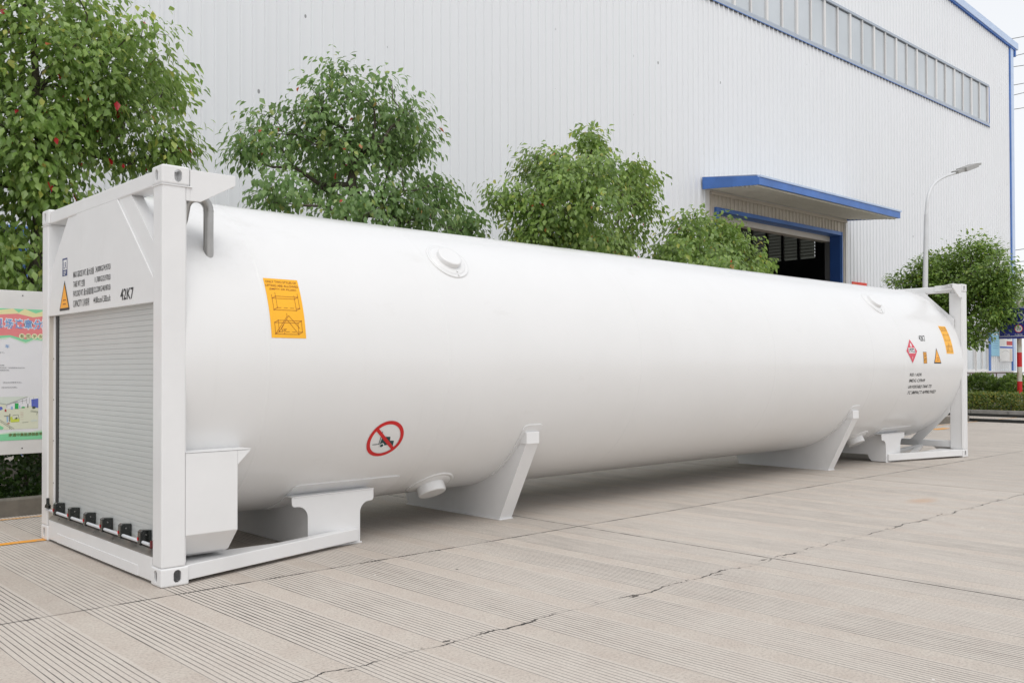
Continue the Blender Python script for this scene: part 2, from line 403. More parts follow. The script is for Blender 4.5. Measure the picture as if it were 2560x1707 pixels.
s = NT('tank_shell_paint'); s.b.inputs['Roughness'].default_value = .30; s.b.inputs['Coat Weight'].default_value = .35; s.b.inputs['Coat Roughness'].default_value = .10
f = s.noise(1.3, 6, .6); c = s.mix(s.ramp(f, .3, .7), (.79, .79, .785), (.815, .815, .812))
gm = s.noise(3.0, 8, .72, sc=(.5, 1, 1)); c = s.mix(s.ramp(gm, .60, .82, 0, .16), c, (.45, .42, .36))
sp_ = s.n('SeparateXYZ'); s.l(s.pos(), sp_.inputs[0])
mk = s.math('MULTIPLY', s.ramp(sp_.outputs[0], 1.0, .45), s.ramp(sp_.outputs[2], 1.85, 2.2)); mk = s.math('MULTIPLY', mk, s.ramp(s.noise(5, 7, .75), .45, .75, 0, .45))
c = s.mix(mk, c, (.50, .485, .45))
dr = s.noise(9, 6, .7, sc=(1, .05, .05)); c = s.mix(s.ramp(dr, .62, .82, 0, .10), c, (.45, .43, .38)); s.l(c, s.b.inputs['Base Color'])
s.bump(s.math('ADD', s.noise(1.4, 2, .4, sc=(1, 1, 1)), s.math('MULTIPLY', s.noise(5, 3, .5), .08)), .20, .02)
M['shell'] = s.m
mb = MB().add(v, fs, True); shell = mb.build('tank_shell', M['shell'], tank)
shell.data.polygons.foreach_set('use_smooth', [not (i < N or i >= len(fs)-N) for i in range(len(fs))])

def radial(x, deg, r): a = R_(deg); return Vector((x, TY-r*math.cos(a), TZ+r*math.sin(a)))
def fitting(x, deg, rf, rc, h):
    """raised collar welded on the shell with a blank cap"""
    mp = cylmap(x, deg); n = 56; rr = [(rf, -.004), (rf, .006), (rf*.985, .010), (rf*.90, .010), (rf*.88, .006), (rf*.84, .006), (rf*.82, .011), (rf*.78, .013), (rf*.60, .016), (rf*.3, .016)]
    v = []; fs = []
    for r_, of in rr:
        for k in range(n): t = 2*math.pi*k/n; v.append(mp(r_*math.cos(t), r_*math.sin(t), of))
    for i in range(len(rr)-1):
        for k in range(n): fs.append((i*n+k, i*n+(k+1) % n, (i+1)*n+(k+1) % n, (i+1)*n+k))
    c = MB().add(v, fs, True).build('fitting_collar', M['shell'], tank)
    ax = radial(0, deg, 1)-radial(0, deg, 0); c0 = radial(x, deg, TR-.02)
    MB().tube([c0, c0+ax*(h+.012), c0+ax*(h+.018), c0+ax*(h+.02)], [rc, rc, rc-.004, rc-.012], 48).build('fitting_cap', M['shell'], c)
    if deg > 0:
        q = mp(.02, -rf*.72, .012); MB().disc(q, ax, .008, .012, 10).build('plug', M['frame_white'], c)
        q = mp(.02, -rf*.90, .008); MB().disc(q, ax, .008, .012, 10).build('plug', M['frame_white'], c)
fitting(2.50, 43.8, .195, .108, .055); fitting(9.95, 44, .195, .108, .055)
fitting(2.57, -63.8, .21, .120, .088); fitting(10.02, -63.8, .21, .120, .088)

# corner castings: hollow blocks with oval apertures (boolean, then baked)
def oval(mbx, c, ax, w_, h_, depth):
    pts = []
    for k in range(24):
        t = 2*math.pi*k/24; cx_ = w_/2*math.cos(t); cz = (h_/2-w_/2)*(1 if math.sin(t) > 0 else -1)+w_/2*math.sin(t); pts.append((cx_, cz))
    if ax == 'y': mbx.prism([(c[0]+p, c[2]+q) for p, q in pts], c[1]-depth, c[1]+depth, 'y')
    else: mbx.prism([(c[1]+p, c[2]+q) for p, q in pts], c[0]-depth, c[0]+depth, 'x')
def casting_mesh():
    o = MB().box(0, 0, 0, .178, .162, .118).build('c', M['cast'], None, .014, 4)
    def cut(mbx, n):
        c = mbx.build(n, M['cast']); md = o.modifiers.new(n, 'BOOLEAN'); md.operation = 'DIFFERENCE'; md.solver = 'EXACT'; md.object = c; return c
    cs = [cut(MB().box(.014, .014, .014, .164, .148, .104), 'i')]
    q = MB(); oval(q, (.102, 0, .062), 'y', .050, .078, .03); cs.append(cut(q, 'a'))
    q = MB(); oval(q, (0, .085, .062), 'x', .046, .074, .03); cs.append(cut(q, 'b'))
    cs.append(cut(MB().box(.045, .03, -.02, .14, .135, .03), 'd'))
    bpy.context.view_layer.update()
    me = bpy.data.meshes.new_from_object(o.evaluated_get(bpy.context.evaluated_depsgraph_get()))
    for c in cs+[o]: bpy.data.objects.remove(c)
    me.name = 'corner_casting'; return me
cme = casting_mesh()
for cx_ in (0, 1):
    for cy_ in (0, 1):
        for cz in (0, 1):
            o = bpy.data.objects.new('corner_casting', cme); COL.objects.link(o); o.parent = tank
            o.scale = (-1 if cx_ else 1, -1 if cy_ else 1, -1 if cz else 1)
            o.location = (L+.003 if cx_ else -.003, W+.003 if cy_ else -.003, H+.001 if cz else .0)
for cx_ in (0, 1):
    for cy_ in (0, 1):
        yb = .14 if cx_ == 0 else .20
        y0, y1 = (0, yb) if cy_ == 0 else (W-yb, W); x0, x1 = (0, .152) if cx_ == 0 else (L-.152, L)
        q = MB().box(x0, y0, .118, x1, y1, H-.118)
        q.box(x0+.004 if cx_ == 0 else x0-.010, y0+(.012 if cy_ == 0 else yb-.032), .13, x1+.010 if cx_ == 0 else x1-.004, y0+(.032 if cy_ == 0 else yb-.012), H-.13)
        q.build('corner_post', fwm, tank, .012, 3)
# weld plates under the top castings
for y0 in (-.006, W-.15): MB().box(-.006, y0, H-.126, .190, y0+.156, H-.119).build('weld_plate', fwm, tank, .002)
# end frame beams
for xa, xb, nm in ((.012, .13, 'top_beam'), (L-.13, L-.012, 'top_beam')):
    MB().box(xa, .1625, 2.476, xb, W-.1625, 2.574).build(nm, fwm, tank, .010, 3)
q = MB().box(.004, .1625, .016, .135, W-.1625, .168); q.build('bottom_beam', fwm, tank, .008, 3)
MB().prism([(.38, .02), (1.96, .02), (1.96, .088), (.38, .088)], -.001, .006, 'x').build('wear_plate', fwm, tank, .002)
MB().box(L-.13, .2, .136, L-.012, W-.2, .234).build('bottom_beam', fwm, tank, .008, 3)
# struts under and beside the rear bottom beam
for ya, yb in ((.66, .52), (.66, .86), (1.69, 1.83), (1.69, 1.49)):
    MB().bar((L-.12, ya, .135), (L-.75, yb, .05), .07, .05).build('brace', fwm, tank, .004)
q = MB().prism([(.2, .136), (.50, .136), (.40, .06), (.2, .02)], L-.05, L-.03, 'x'); q.build('gusset', fwm, tank, .002)
q = MB().prism([(W-.2, .136), (W-.50, .136), (W-.40, .06), (W-.2, .02)], L-.05, L-.03, 'x'); q.build('gusset', fwm, tank, .002)
# shoulder brackets that run back from the top castings along the sides
for sx in (0, 1):
    for sy in (0, 1):
        fx = (lambda t: t) if sx == 0 else (lambda t: L-t)
        ya, yb = (.004, .020) if sy == 0 else (W-.020, W-.004)
        q = MB().prism([(fx(.1785), 2.384), (fx(.249), 2.386), (fx(.483), 2.517), (fx(.481), 2.580), (fx(.1785), 2.580)], ya, yb, 'y')
        q.prism([(fx(.1525), 2.384), (fx(.1785), 2.384), (fx(.1785), 2.472), (fx(.1525), 2.472)], ya, yb, 'y')
        yc, yd = (.0215, .30) if sy == 0 else (W-.30, W-.0215)
        q.prism([(fx(.17), yc), (fx(.480), yc), (fx(.17), yd)], 2.566, 2.580, 'z')
        q.prism([(fx(.26), yc), (fx(.478), yc), (fx(.26), yd)], 2.50, 2.512, 'z')
        q.build('shoulder_bracket', fwm, tank, .003)
        if sx == 1:
            y0, y1 = (.163, .41) if sy == 0 else (W-.41, W-.163)
            MB().box(L-.16, y0, 2.50, L-.1305, y1, 2.586).build('shoulder_plate', fwm, tank, .004)
# diagonal corner plates (octagon) on both ends
for sx in (0, 1):
    for sy in (0, 1):
        for sz in (0, 1):
            if sx == 0 and sz == 0: continue
            X0, X1 = (.020, .032) if sx == 0 else (L-.185, L-.17)
            fy = (lambda t: t) if sy == 0 else (lambda t: W-t)
            if sz: poly = [(fy(.12), 2.071), (fy(.564), 2.490), (fy(.80), 2.490), (fy(.12), 1.86)]
            else: poly = [(fy(.19), .665), (fy(.61), .225), (fy(.80), .225), (fy(.19), .86)]
            q = MB().prism(poly, X0, X1, 'x')
            if sz:
                a, b = ((fy(.12), 2.071), (fy(.564), 2.490))
            else: a, b = ((fy(.19), .665), (fy(.61), .225))
            x0, x1 = (.032, .10) if sx == 0 else (L-.17, L-.10)
            ctr = np.array((TY, TZ)); aa, bb = np.array(a), np.array(b); dn = (ctr-(aa+bb)/2); dn = dn/np.linalg.norm(dn)*.010
            if sx == 0: q.prism([tuple(aa), tuple(bb), tuple(bb+dn), tuple(aa+dn)], x0, x1, 'x')
            q.build('corner_brace', fwm, tank, .002)
# front head panel above the shutter, chamfered corners
p = [(.1405, 1.766), (W-.1405, 1.766), (W-.1405, 1.888), (W-.773, 2.476), (.773, 2.476), (.1405, 1.888)]
q = MB().prism(p, .008, .0195, 'x'); head = q.build('front_panel', fwm, tank, .002)
MB().box(.004, .1405, 1.752, .062, W-.1405, 1.7655).build('lintel', fwm, tank, .002)
# shutter
sh = MB(); 
n_sl = 44; hsl = (1.756-.205)/n_sl
for i in range(n_sl):
    a = .205+i*hsl; sh.prism([(.0532, a+.0006), (.0523, a+.0012), (.0519, a+hsl/2), (.0523, a+hsl-.0012), (.0532, a+hsl-.0006)], .215, 2.095, 'y')
sh = sh.build('roller_shutter', M['slat'], tank)
MB().box(.0565, .15, .18, .075, W-.15, 1.76).build('shutter_backing', M['slat'], sh)
for ya, yb in ((2.095, 2.155), (.191, .215)): MB().box(.046, ya, .20, .064, yb, 1.7515).build('seal', M['rubber'], sh, .003)
for ya, yb, yc in ((2.155, 2.200, 2.2058), (.1405, .191, .1405)):
    q = MB().box(.040, ya, .17, .058, yb, 1.7515); q.build('side_jamb', fwm, tank, .002)
j = MB().box(.012, 2.199, .17, .058, 2.2055, 1.7515); j.build('side_jamb', M['beige'], tank)
for z_ in (.45, .78, 1.10, 1.42): MB().disc((.0395, 2.178, z_), (-1, 0, 0), .006, .004, 8).build('screw', M['steel'], tank)
sl = MB().prism([(.006, .1685), (.006, .172), (.050, .207), (.056, .200), (.056, .1685)], .1625, W-.1625, 'y').build('door_sill', M['sill'], tank)
for y_ in (2.0, 1.62, 1.24, .86, .48): MB().disc((.026, y_, .189), (-.62, 0, .78), .008, .005, 8).build('screw', M['steel'], sl)
MB().box(.040, .16, .205, .050, W-.16, .214).build('seal', M['rubber'], sh)
bar = MB().tube([(-.006, .16, .247), (-.006, 2.188, .247)], .0105, 14).build('lock_bar', paint('bar_grey', (.62, .64, .67), .35), tank)
for i in range(6):
    y_ = 1.962-i*.333
    q = MB().prism([(-.024, .236), (.050, .236), (.050, .318), (-.008, .324), (-.022, .314)], y_-.024, y_+.024, 'y')
    la = q.build('latch', M['black'], tank, .005, 3)
    MB().box(-.027, y_+.004, .256, -.0245, y_+.020, .276).build('red_button', M['red'], la, .001)
    MB().disc((.012, y_-.0245, .292), (0, -1, 0), .005, .004, 10).build('rivet', M['steel'], la)
    MB().box(-.024, y_-.0245, .228, .048, y_+.0245, .2355).build('latch_foot', M['black'], la, .002)
q = MB().prism([(2.10, .262), (2.188, .262), (2.178, .285), (2.148, .300), (2.150, .340), (2.135, .342), (2.130, .300), (2.10, .29)], -.024, -.002, 'x'); q.build('bar_handle', M['black'], tank, .003)
MB().box(-.010, .141, .226, .008, .156, .272).build('bar_stop', paint('maroon_plastic', (.12, .012, .015), .4), tank, .003)
# equipment cabinet behind the near front post
q = MB().prism([(.002, .811), (.002, .303), (.134, .163), (.198, .137), (.80, .137), (.80, .811)], .153, .498, 'x')
q.build('cabinet', fwm, tank, .003)
MB().prism([(.499, .719), (.587, .806), (.587, .811), (.499, .811)], .003, .20, 'y').build('cabinet_gusset', fwm, tank, .001)
MB().prism([(.153, .813), (.592, .813), (.592, .818), (.153, .818)], .000, .22, 'y').build('cabinet_top_edge', fwm, tank, .001)
# bottom side rails running inwards to the bolster plates, bolsters, webs
def mir(fn):
    for sx in (0, 1):
        for sy in (0, 1):
            fx = (lambda t: t) if sx == 0 else (lambda t: L-t); fy = (lambda t: t) if sy == 0 else (lambda t: W-t); fn(fx, fy, sx, sy)
def lower(fx, fy, sx, sy):
    q = MB().prism([(fx(.168), fy(.012)), (fx(1.70), fy(.418)), (fx(1.70), fy(.448)), (fx(1.60), fy(.470)), (fx(.168), fy(.115))], .024, .118, 'z')
    q.build('side_rail', fwm, tank, .006)
    q = MB().prism([(fx(.178), fy(.115)), (fx(.178), fy(.34)), (fx(.95), fy(.31))], .104, .116, 'z'); q.build('gusset', fwm, tank, .002)
    def arc(cx_, cz, r, a0, a1, n=7): return [(cx_+r*math.cos(R_(a0+(a1-a0)*i/n)), cz+r*math.sin(R_(a0+(a1-a0)*i/n))) for i in range(n+1)]
    P = [(1.145, .398)]+arc(1.170, .352, .025, 180, 270, 4)+arc(1.190, .240, .087, 90, 0)+[(1.277, .006), (1.733, .006)]+arc(1.815, .232, .082, 180, 95)+arc(1.832, .340, .025, 270, 360, 4)+[(1.857, .404)]
    q = MB().prism([(fx(a), b) for a, b in P], fy(.449), fy(.461), 'y')
    q.build('bolster_plate', fwm, tank, .002)
    q = MB()
    q.prism([(fx(1.150), .396), (fx(1.855), .402), (fx(1.855), .408), (fx(1.150), .402)], fy(.442), fy(.56), 'y')
    q.build('bolster_flange', fwm, tank, .001)
    MB().box(fx(1.285), fy(.440), .0, fx(1.745), fy(.4485), .012).build('foot_plate', fwm, tank, .002)
mir(lower)
def web(x0, x1, inset, zc, nm):
    """cross web: flat bottom, cut to the shell above"""
    top = []
    for i in range(25):
        y_ = inset+(W-2*inset)*i/24; d = TR**2-(y_-TY)**2; top.append((y_, min(TZ-math.sqrt(max(d, 0))+.004, .392)))
    return MB().prism([(inset, zc)]+top+[(W-inset, zc)], x0, x1, 'x').build(nm, fwm, tank, .001)
web(1.300, 1.312, .462, .004, 'cross_web')
def arcweb(x0, x1):
    bot = [(.462, .30), (.462, .01), (.66, .01), (.70, .05), (.72, .10), (W-.72, .10), (W-.70, .05), (W-.66, .01), (W-.462, .01), (W-.462, .30)]
    top = []
    for i in range(25):
        y_ = W-.462-(W-.924)*i/24; top.append((y_, min(.392, TZ-math.sqrt(TR**2-(y_-TY)**2)+.004)))
    MB().prism(bot+top, x0, x1, 'x').build('cross_web', fwm, tank, .001)
arcweb(10.548, 10.56)
web(1.695, 1.707, .462, .06, 'cross_web'); web(10.96, 10.972, .462, .14, 'cross_web')
# saddles (intermediate legs)
def saddle(x0, x1):
    top = []
    y0 = .185
    for i in range(33):
        y_ = y0+(W-2*y0)*i/32; top.append((y_, TZ-math.sqrt(TR**2-(y_-TY)**2)+.004))
    sd_ = MB().prism([(.508, .010), (.165, .685)]+top+[(W-.165, .685), (W-.508, .010)], x0+.004, x0+.014, 'x')
    sad = sd_.build('saddle', fwm, tank, .001)
    for sy in (0, 1):
        fy = (lambda t: t) if sy == 0 else (lambda t: W-t)
        q = MB().prism([(fy(.500), .010), (fy(.155), .690), (fy(.167), .696), (fy(.512), .016)], x0, x1, 'x'); q.build('flange', fwm, sad, .001)
        MB().box(x0-.003, fy(.145), .686, x1+.003, fy(.25), .790).build('saddle_cap', fwm, sad, .006)
    MB().box(x0-.012, .485, 0, x1+.005, W-.485, .010).build('foot_plate', fwm, sad, .002)
saddle(3.225, 3.372); saddle(9.005, 9.15)
# doubler pads on the shell
def pad(x0, x1, top, bot):
    for sy in (0, 1):
        v = []; fs = []; n = 14; c = .045
        cols = [(x0, c), (x0+c*.3, c*.3), (x0+c, 0), (x1-c, 0), (x1-c*.3, c*.3), (x1, c)]
        for off in (.009, -.004):
            for cx_, drop in cols:
                for i in range(n+1):
                    a = R_(top+(bot-top)*i/n)-(drop/TR)*(1-i/n); r = TR+off; y_ = TY-r*math.cos(a)
                    v.append((cx_, y_ if sy == 0 else W-y_, TZ+r*math.sin(a)))
        m_ = len(cols); K = m_*(n+1)
        for b in (0, 1):
            for i in range(m_-1):
                for j in range(n):
                    q = [b*K+i*(n+1)+j, b*K+(i+1)*(n+1)+j, b*K+(i+1)*(n+1)+j+1, b*K+i*(n+1)+j+1]; fs.append(tuple(q if b == sy else q[::-1]))
        rim = [(i, 0) for i in range(m_)]
        for i in range(m_-1): fs.append(((i)*(n+1), (i+1)*(n+1), K+(i+1)*(n+1), K+i*(n+1)))
        for j in range(n):
            fs.append((j, j+1, K+j+1, K+j)); e = (m_-1)*(n+1); fs.append((e+j, e+j+1, K+e+j+1, K+e+j))
        MB().add(v, fs).build('doubler_pad', fwm, tank)
pad(3.19, 3.43, -28.3, -60); pad(8.97, 9.21, -28.3, -60); pad(1.166, 2.127, -52, -78); pad(10.435, 11.389, -52, -78)
# vent pipe: stainless hairpin entering the shell behind the near post
yb = .235; pp = [(.405, yb, 2.02), (.405, yb, 2.375)]
for i in range(1, 13):
    t = math.pi*i/12; pp.append((.330+.075*math.cos(t), yb+.02*(i/12), 2.378+.078*math.sin(t)))
pp += [(.246, yb+.03, 2.31), (.215, yb+.04, 2.20), (.19, yb+.05, 2.05)]
pipe = MB().tube(pp, .0325, 20).build('vent_pipe', M['steel'], tank)
MB().tube([(.405, yb, 2.372), (.405, yb, 2.377)], .0345, 20).build('weld_ring', M['steel'], pipe)
mpf = cylmap(.455, 41.5)

# ---- markings on the shell
BOLD = .012
cyl = cylmap
def lifting(x0, w_, a0=6.5):
    F = Flat(cyl(x0, a0)); h = .427; F.rect('amber', 0, 0, w_, h, .0018, 2, 16); k = 'brown_ink'; s_ = w_/.26
    global BOLD; BOLD = .004; F.text(k, 'ONLY TWO STYLES OF', .012*s_, .392, .245*s_, .409); F.text(k, 'LIFTING ARE ALLOWED', .006*s_, .363, .252*s_, .380); F.text(k, '(EMPTY OR FILLED)', .030*s_, .334, .232*s_, .352)
    def L_(a, b, c, d, w=.0024, n=1): F.line(k, (a*s_, b), (c*s_, d), w, .0035, max(n, int(abs(d-b)/.03)))
    def cage(b, t, fx0=.030, fx1=.205, dx=.028, dy=.016):
        for (x_, y_, X_, Y_) in ((fx0, b, fx1, b), (fx0, t, fx1, t), (fx0, b, fx0, t), (fx1, b, fx1, t), (fx0+dx, t+dy, fx1+dx, t+dy), (fx0, t, fx0+dx, t+dy), (fx1, t, fx1+dx, t+dy), (fx1, b, fx1+dx, b+dy), (fx1+dx, b+dy, fx1+dx, t+dy), (fx0, b, fx0+dx, b+dy), (fx0+dx, b+dy, fx0+dx, t+dy)): L_(x_, y_, X_, Y_)
        for i in range(4): L_(fx0+dx+i*.048, b+dy, fx0+dx+.03+i*.048, b+dy)
        for x_, y_ in ((fx0, b), (fx1, b), (fx1+dx, b+dy), (fx0, t), (fx1, t), (fx1+dx, t+dy), (fx0+dx, b+dy), (fx0+dx, t+dy)): F.rect(k, (x_-.003)*s_, y_-.003, (x_+.003)*s_, y_+.003, .0036, 1, 1)
    cage(.193, .276, .036); 
    for x_, y_ in ((.036, .28), (.064, .296), (.205, .28), (.233, .296)): L_(x_, y_, x_, y_+.024)
    cage(.026, .104, .030)
    for a in ((.030, .026, .128, .150), (.205, .026, .125, .125), (.058, .042, .140, .155), (.140, .155, .215, .068), (.128, .150, .128, .172), (.075, .060, .098, .094)): L_(*a)
    F.text(k, '≥30°', .078*s_, .046, .116*s_, .064); L_(.097, .026, .099, .042)
    F.build({'amber': 'lifting_label', 'brown_ink': 'lettering'}, tank); BOLD = .012
lifting(.743, .260); lifting(11.56, .252)
# no-forklift roundel
F = Flat(cyl(1.772, -31.1)); rr = .142
def arcpoly(): pass
n = 72; ro, ri = .160, .131
# red ring
F.ring('red', 0, 0, ri, ro, .0028, 72)
F.line('red', (-.112, .100), (.112, -.100), .026, .0046, 10)
k = 'teal_ink'
F.line(k, (-.1025, -.0423), (-.0445, -.0414), .0055, .0026); F.line(k, (-.0455, -.043), (-.0495, .0722), .0055, .0026, 5)
F.poly(k, [(-.0355, -.0475), (-.0355, .0245), (.001, .0235), (.001, -.0555)], .0024); F.poly(k, [(.001, -.0555), (.001, .0235), (.0381, .0215), (.0475, -.0146), (.0494, -.052)], .0024)
F.poly(k, [(.046, -.062), (.0475, -.0146), (.0853, -.0187), (.092, -.0611)], .0024)
F.poly('wvinyl', [(-.0145+.021*math.cos(t*.3927), -.0535+.021*math.sin(t*.3927)) for t in range(16)], .0029)
F.poly(k, [(-.0145+.0145*math.cos(t*.3927), -.0545+.0145*math.sin(t*.3927)) for t in range(16)], .0034)
F.build({'red': 'prohibition_roundel', 'teal_ink': 'forklift_symbol', 'wvinyl': 'wheel_outline'}, tank)
# hazard diamond
F = Flat(cyl(10.415, 7.7)); d = .172
def dia(k, d_, off):
    pts = []; nn = 8
    for j in range(-nn, nn+1): t = j/nn; pts += [(-(1-abs(t))*d_, t*d_), ((1-abs(t))*d_+1e-5, t*d_)]
    F.put(k, pts, [(2*i, 2*i+1, 2*i+3, 2*i+2) for i in range(2*nn)], off)
dia('wvinyl', d, .0016); dia('diamond', d*.965, .0024)
F.rect('wvinyl', -.098, -.030, .098, .045, .0030, 2, 3)
F.poly('wvinyl', [(-.012, .056), (.014, .056), (.026, .078), (.012, .112), (.004, .095), (-.006, .125), (-.024, .085)], .0030)
F.text('teal_ink', '1972', -.084, -.022, .084, .038, .0036, bold=.02); F.text('wvinyl', '2', -.010, -.104, .012, -.075, .0032)
F.build({'diamond': 'hazard_diamond', 'wvinyl': 'diamond_border', 'teal_ink': 'lettering'}, tank)
Flat(cyl(10.73, 14.9)).text('ink', '42K7', 0, 0, .205, .085, .002).build({'ink': 'lettering'}, tank)
F = Flat(cyl(10.765, -.6)); F.rect('ink', 0, 0, .112, .163, .0016, 1, 6); F.rect('amber2', .007, .007, .105, .079, .0024, 1, 3); F.rect('amber2', .007, .085, .105, .156, .0024, 1, 3)
F.text('ink', '223', .016, .098, .096, .146, .0032); F.text('ink', '1972', .012, .018, .100, .068, .0032); F.build({'ink': 'hazard_plate', 'amber2': 'plate_field'}, tank)
def tri(F, w_, h, rows, top):
    def strip(k_, a0, a1, a2, b0, b1, off, nn=8):
        pts = []
        for j in range(nn+1): t = j/nn; pts += [(a0*(1-t)+a2*t, b0*(1-t)+b1*t), (a1*(1-t)+a2*t+1e-4, b0*(1-t)+b1*t)]
        F.put(k_, pts, [(2*q, 2*q+1, 2*q+3, 2*q+2) for q in range(nn)], off)
    F.rect('ink', w_*.02, 0, w_*.98, h*.04, .0016, 1, 1); strip('ink', 0, w_, top, h*.04, h, .0016)
    strip('amber2', w_*.085, w_*.915, top, h*.085, h*.88, .0026)
    for a, b, hh in rows: F.rect('brown_ink', w_*.36, h*a, w_*.66, h*(a+hh*.6), .0034, 1, 1)
F = Flat(cyl(11.110, -.56)); tri(F, .240, .224, ((.33, 'WARNING', .05), (.20, 'DANGER', .05)), .110); F.build({'ink': 'warning_triangle', 'amber2': 'triangle_field', 'brown_ink': 'lettering'}, tank)
F = Flat(cyl(10.0, 0))
def dg(a): return R_(a)*TR
for t_, a0, a1, b0, b1, sh_ in (('RID / ADR', .355, .728, -9.2, -7.15, 0), ('IMDG CFR49', .367, .862, -13.35, -11.2, 0), ('UN PORTABLE TANK T75', .38, 1.122, -17.7, -15.5, .25), ('TC IMPACT APPROVED', .405, 1.318, -21.95, -19.6, .35)):
    Flat(cyl(10.0, 0)).text('ink', t_, a0, dg(b0), a1, dg(b1), .002, sh_).build({'ink': 'lettering'}, tank)
BOLD = .006
# ---- markings on the front panel (u runs to the viewer's right = -y)
fpm = lambda u, v, off: (.008-off, W-u, v); U = lambda y_: W-y_
tx = 'ink'
for z0, z1, a, b, c, d in ((2.011, 2.060, 'MAX GROSS WT.', '最大总重', '34,000KG/74,957LB', 1.17), (1.940, 1.988, 'TARE WT.', '空重', '11,780KG/25,970LB', 1.185), (1.871, 1.919, 'PAYLOAD WT.', '最大装载质量', '22,220KG/48,987LB', 1.20), (1.794, 1.848, 'CAPACITY', '几何容积', '44.80cu.m/1,582cu.ft', 1.21)):
    e0 = {'MAX GROSS WT.': 1.36, 'TARE WT.': 1.47, 'PAYLOAD WT.': 1.42, 'CAPACITY': 1.45}[a]; wc = {4: .145, 2: .07, 6: .20}[len(b)]
    F = Flat(fpm); F.text(tx, a, U(1.633), z0, U(e0), z1-.004, .0016); F.text(tx, b, U(e0-.012), z0-.003, U(e0-.012-wc), z1-.001, .0016); F.text(tx, c, U(d), z0, U(.882), z1-.004, .0016); F.build({'ink': 'lettering'}, tank)
F = Flat(fpm); F.text(tx, '42K7', U(.700), 1.792, U(.472), 1.868, .0016, bold=.012)
F.build({'ink': 'lettering'}, tank)
F = Flat(lambda u, v, off: (.008-off, 1.882-u, 2.040+v)); F.rect('navy', 0, 0, .112, .134, .0010, 1, 1); F.rect('wvinyl', .026, .046, .104, .121, .0016, 1, 1)
F.text('navy', 'LR', .036, .055, .094, .104, .0022); F.rect('wvinyl', .030, .030, .090, .035, .0016, 1, 1) ; F.rect('wvinyl', .030, .018, .080, .023, .0016, 1, 1); F.rect('wvinyl', .030, .008, .060, .012, .0016, 1, 1); F.rect('wvinyl', .009, .05, .014, .118, .0016, 1, 1)
F.build({'navy': 'certification_label', 'wvinyl': 'label_field'}, tank)
F = Flat(lambda u, v, off: (.008-off, 1.943-u, 1.780+v)); tri(F, .228, .226, ((.33, 'WARNING', .05), (.20, 'DANGER', .05)), .114); F.build({'ink': 'warning_triangle', 'amber2': 'triangle_field', 'brown_ink': 'lettering'}, tank)

# ================================================================== FACTORY HALL
hall = thing('factory_hall', 'tall factory hall of white corrugated sheet with a high window band and blue trim', 'factory', (16, 10.4, 0))
def P_(name, mb, mat, parent=None, bevel=0.):
    o = mb.build(name, mat, None, bevel); par = parent or hall
    o.parent = par; o.matrix_parent_inverse = Matrix.Translation((-16, -10.4, 0)) if par is hall else Matrix.Identity(4); return o
YW, XR, XL = 10.4, 44.5, -16.
def ribbed(x0, x1, z0, z1, y=YW, pitch=.25, d=.034, ztop=None):
    """vertical trapezoid ribs, real relief"""
    xs = [x0]; i = math.ceil(x0/pitch)
    prof = []
    while True:
        c = i*pitch
        if c > x1: break
        for dx, dy in ((-.040, 0), (-.024, -d), (.024, -d), (.040, 0)):
            xx = c+dx
            if x0 < xx < x1: prof.append((xx, y+dy))
        i += 1
    prof = [(x0, y)]+prof+[(x1, y)]
    mb = MB(); n = len(prof); zt = ztop or (lambda x_: z1)
    mb.add([(a, b, z0) for a, b in prof]+[(a, b, zt(a)) for a, b in prof], [(i, i+1, n+i+1, n+i) for i in range(n-1)]); return mb
roofz = lambda x_: 16.44+(44.5-x_)*.056 if x_ > 14 else 16.44+(44.5-14)*.056-(14-x_)*.056
wall = MB()
def addm(a, b): a.add(b.v, b.f); return a
PZ = 1.21
DX0, DX1, DZ = 20.78, 28.34, 6.10        # big doorway
for a in (ribbed(XL, -1.2, PZ, 12.2), ribbed(-1.2, 2.1, 3.60, 12.2), ribbed(2.1, 20.29, PZ, 12.2), ribbed(28.75, 39.1, PZ, 12.2), ribbed(39.1, 41.62, 3.05, 12.2), ribbed(41.62, 44.5, PZ, 12.2),
          ribbed(20.29, 28.75, 6.9, 12.2), ribbed(XL, 13.0, 12.2, 14.05), ribbed(41.9, 44.5, 12.2, 14.05), ribbed(XL, 44.5, 14.05, 0, ztop=roofz)): addm(wall, a)
P_('wall', wall, M['clad'])
w2 = MB(); addm(w2, ribbed(20.45, DX0, 0, 6.52, YW+.03, .21)); addm(w2, ribbed(DX0, DX1, DZ, 6.52, YW+.03, .21)); addm(w2, ribbed(DX1, 28.60, 0, 6.52, YW+.03, .21))
P_('wall', w2, M['beige'])  # recessed sheet under the canopy, its shade put into the beige colour
P_('door_trim', MB().box(20.29, YW-.04, 1.2, 20.45, YW+.12, 6.52).box(28.60, YW-.04, 1.2, 28.75, YW+.12, 6.52).box(20.29, YW-.05, 6.5205, 28.75, YW+.12, 6.60), M['sash'])
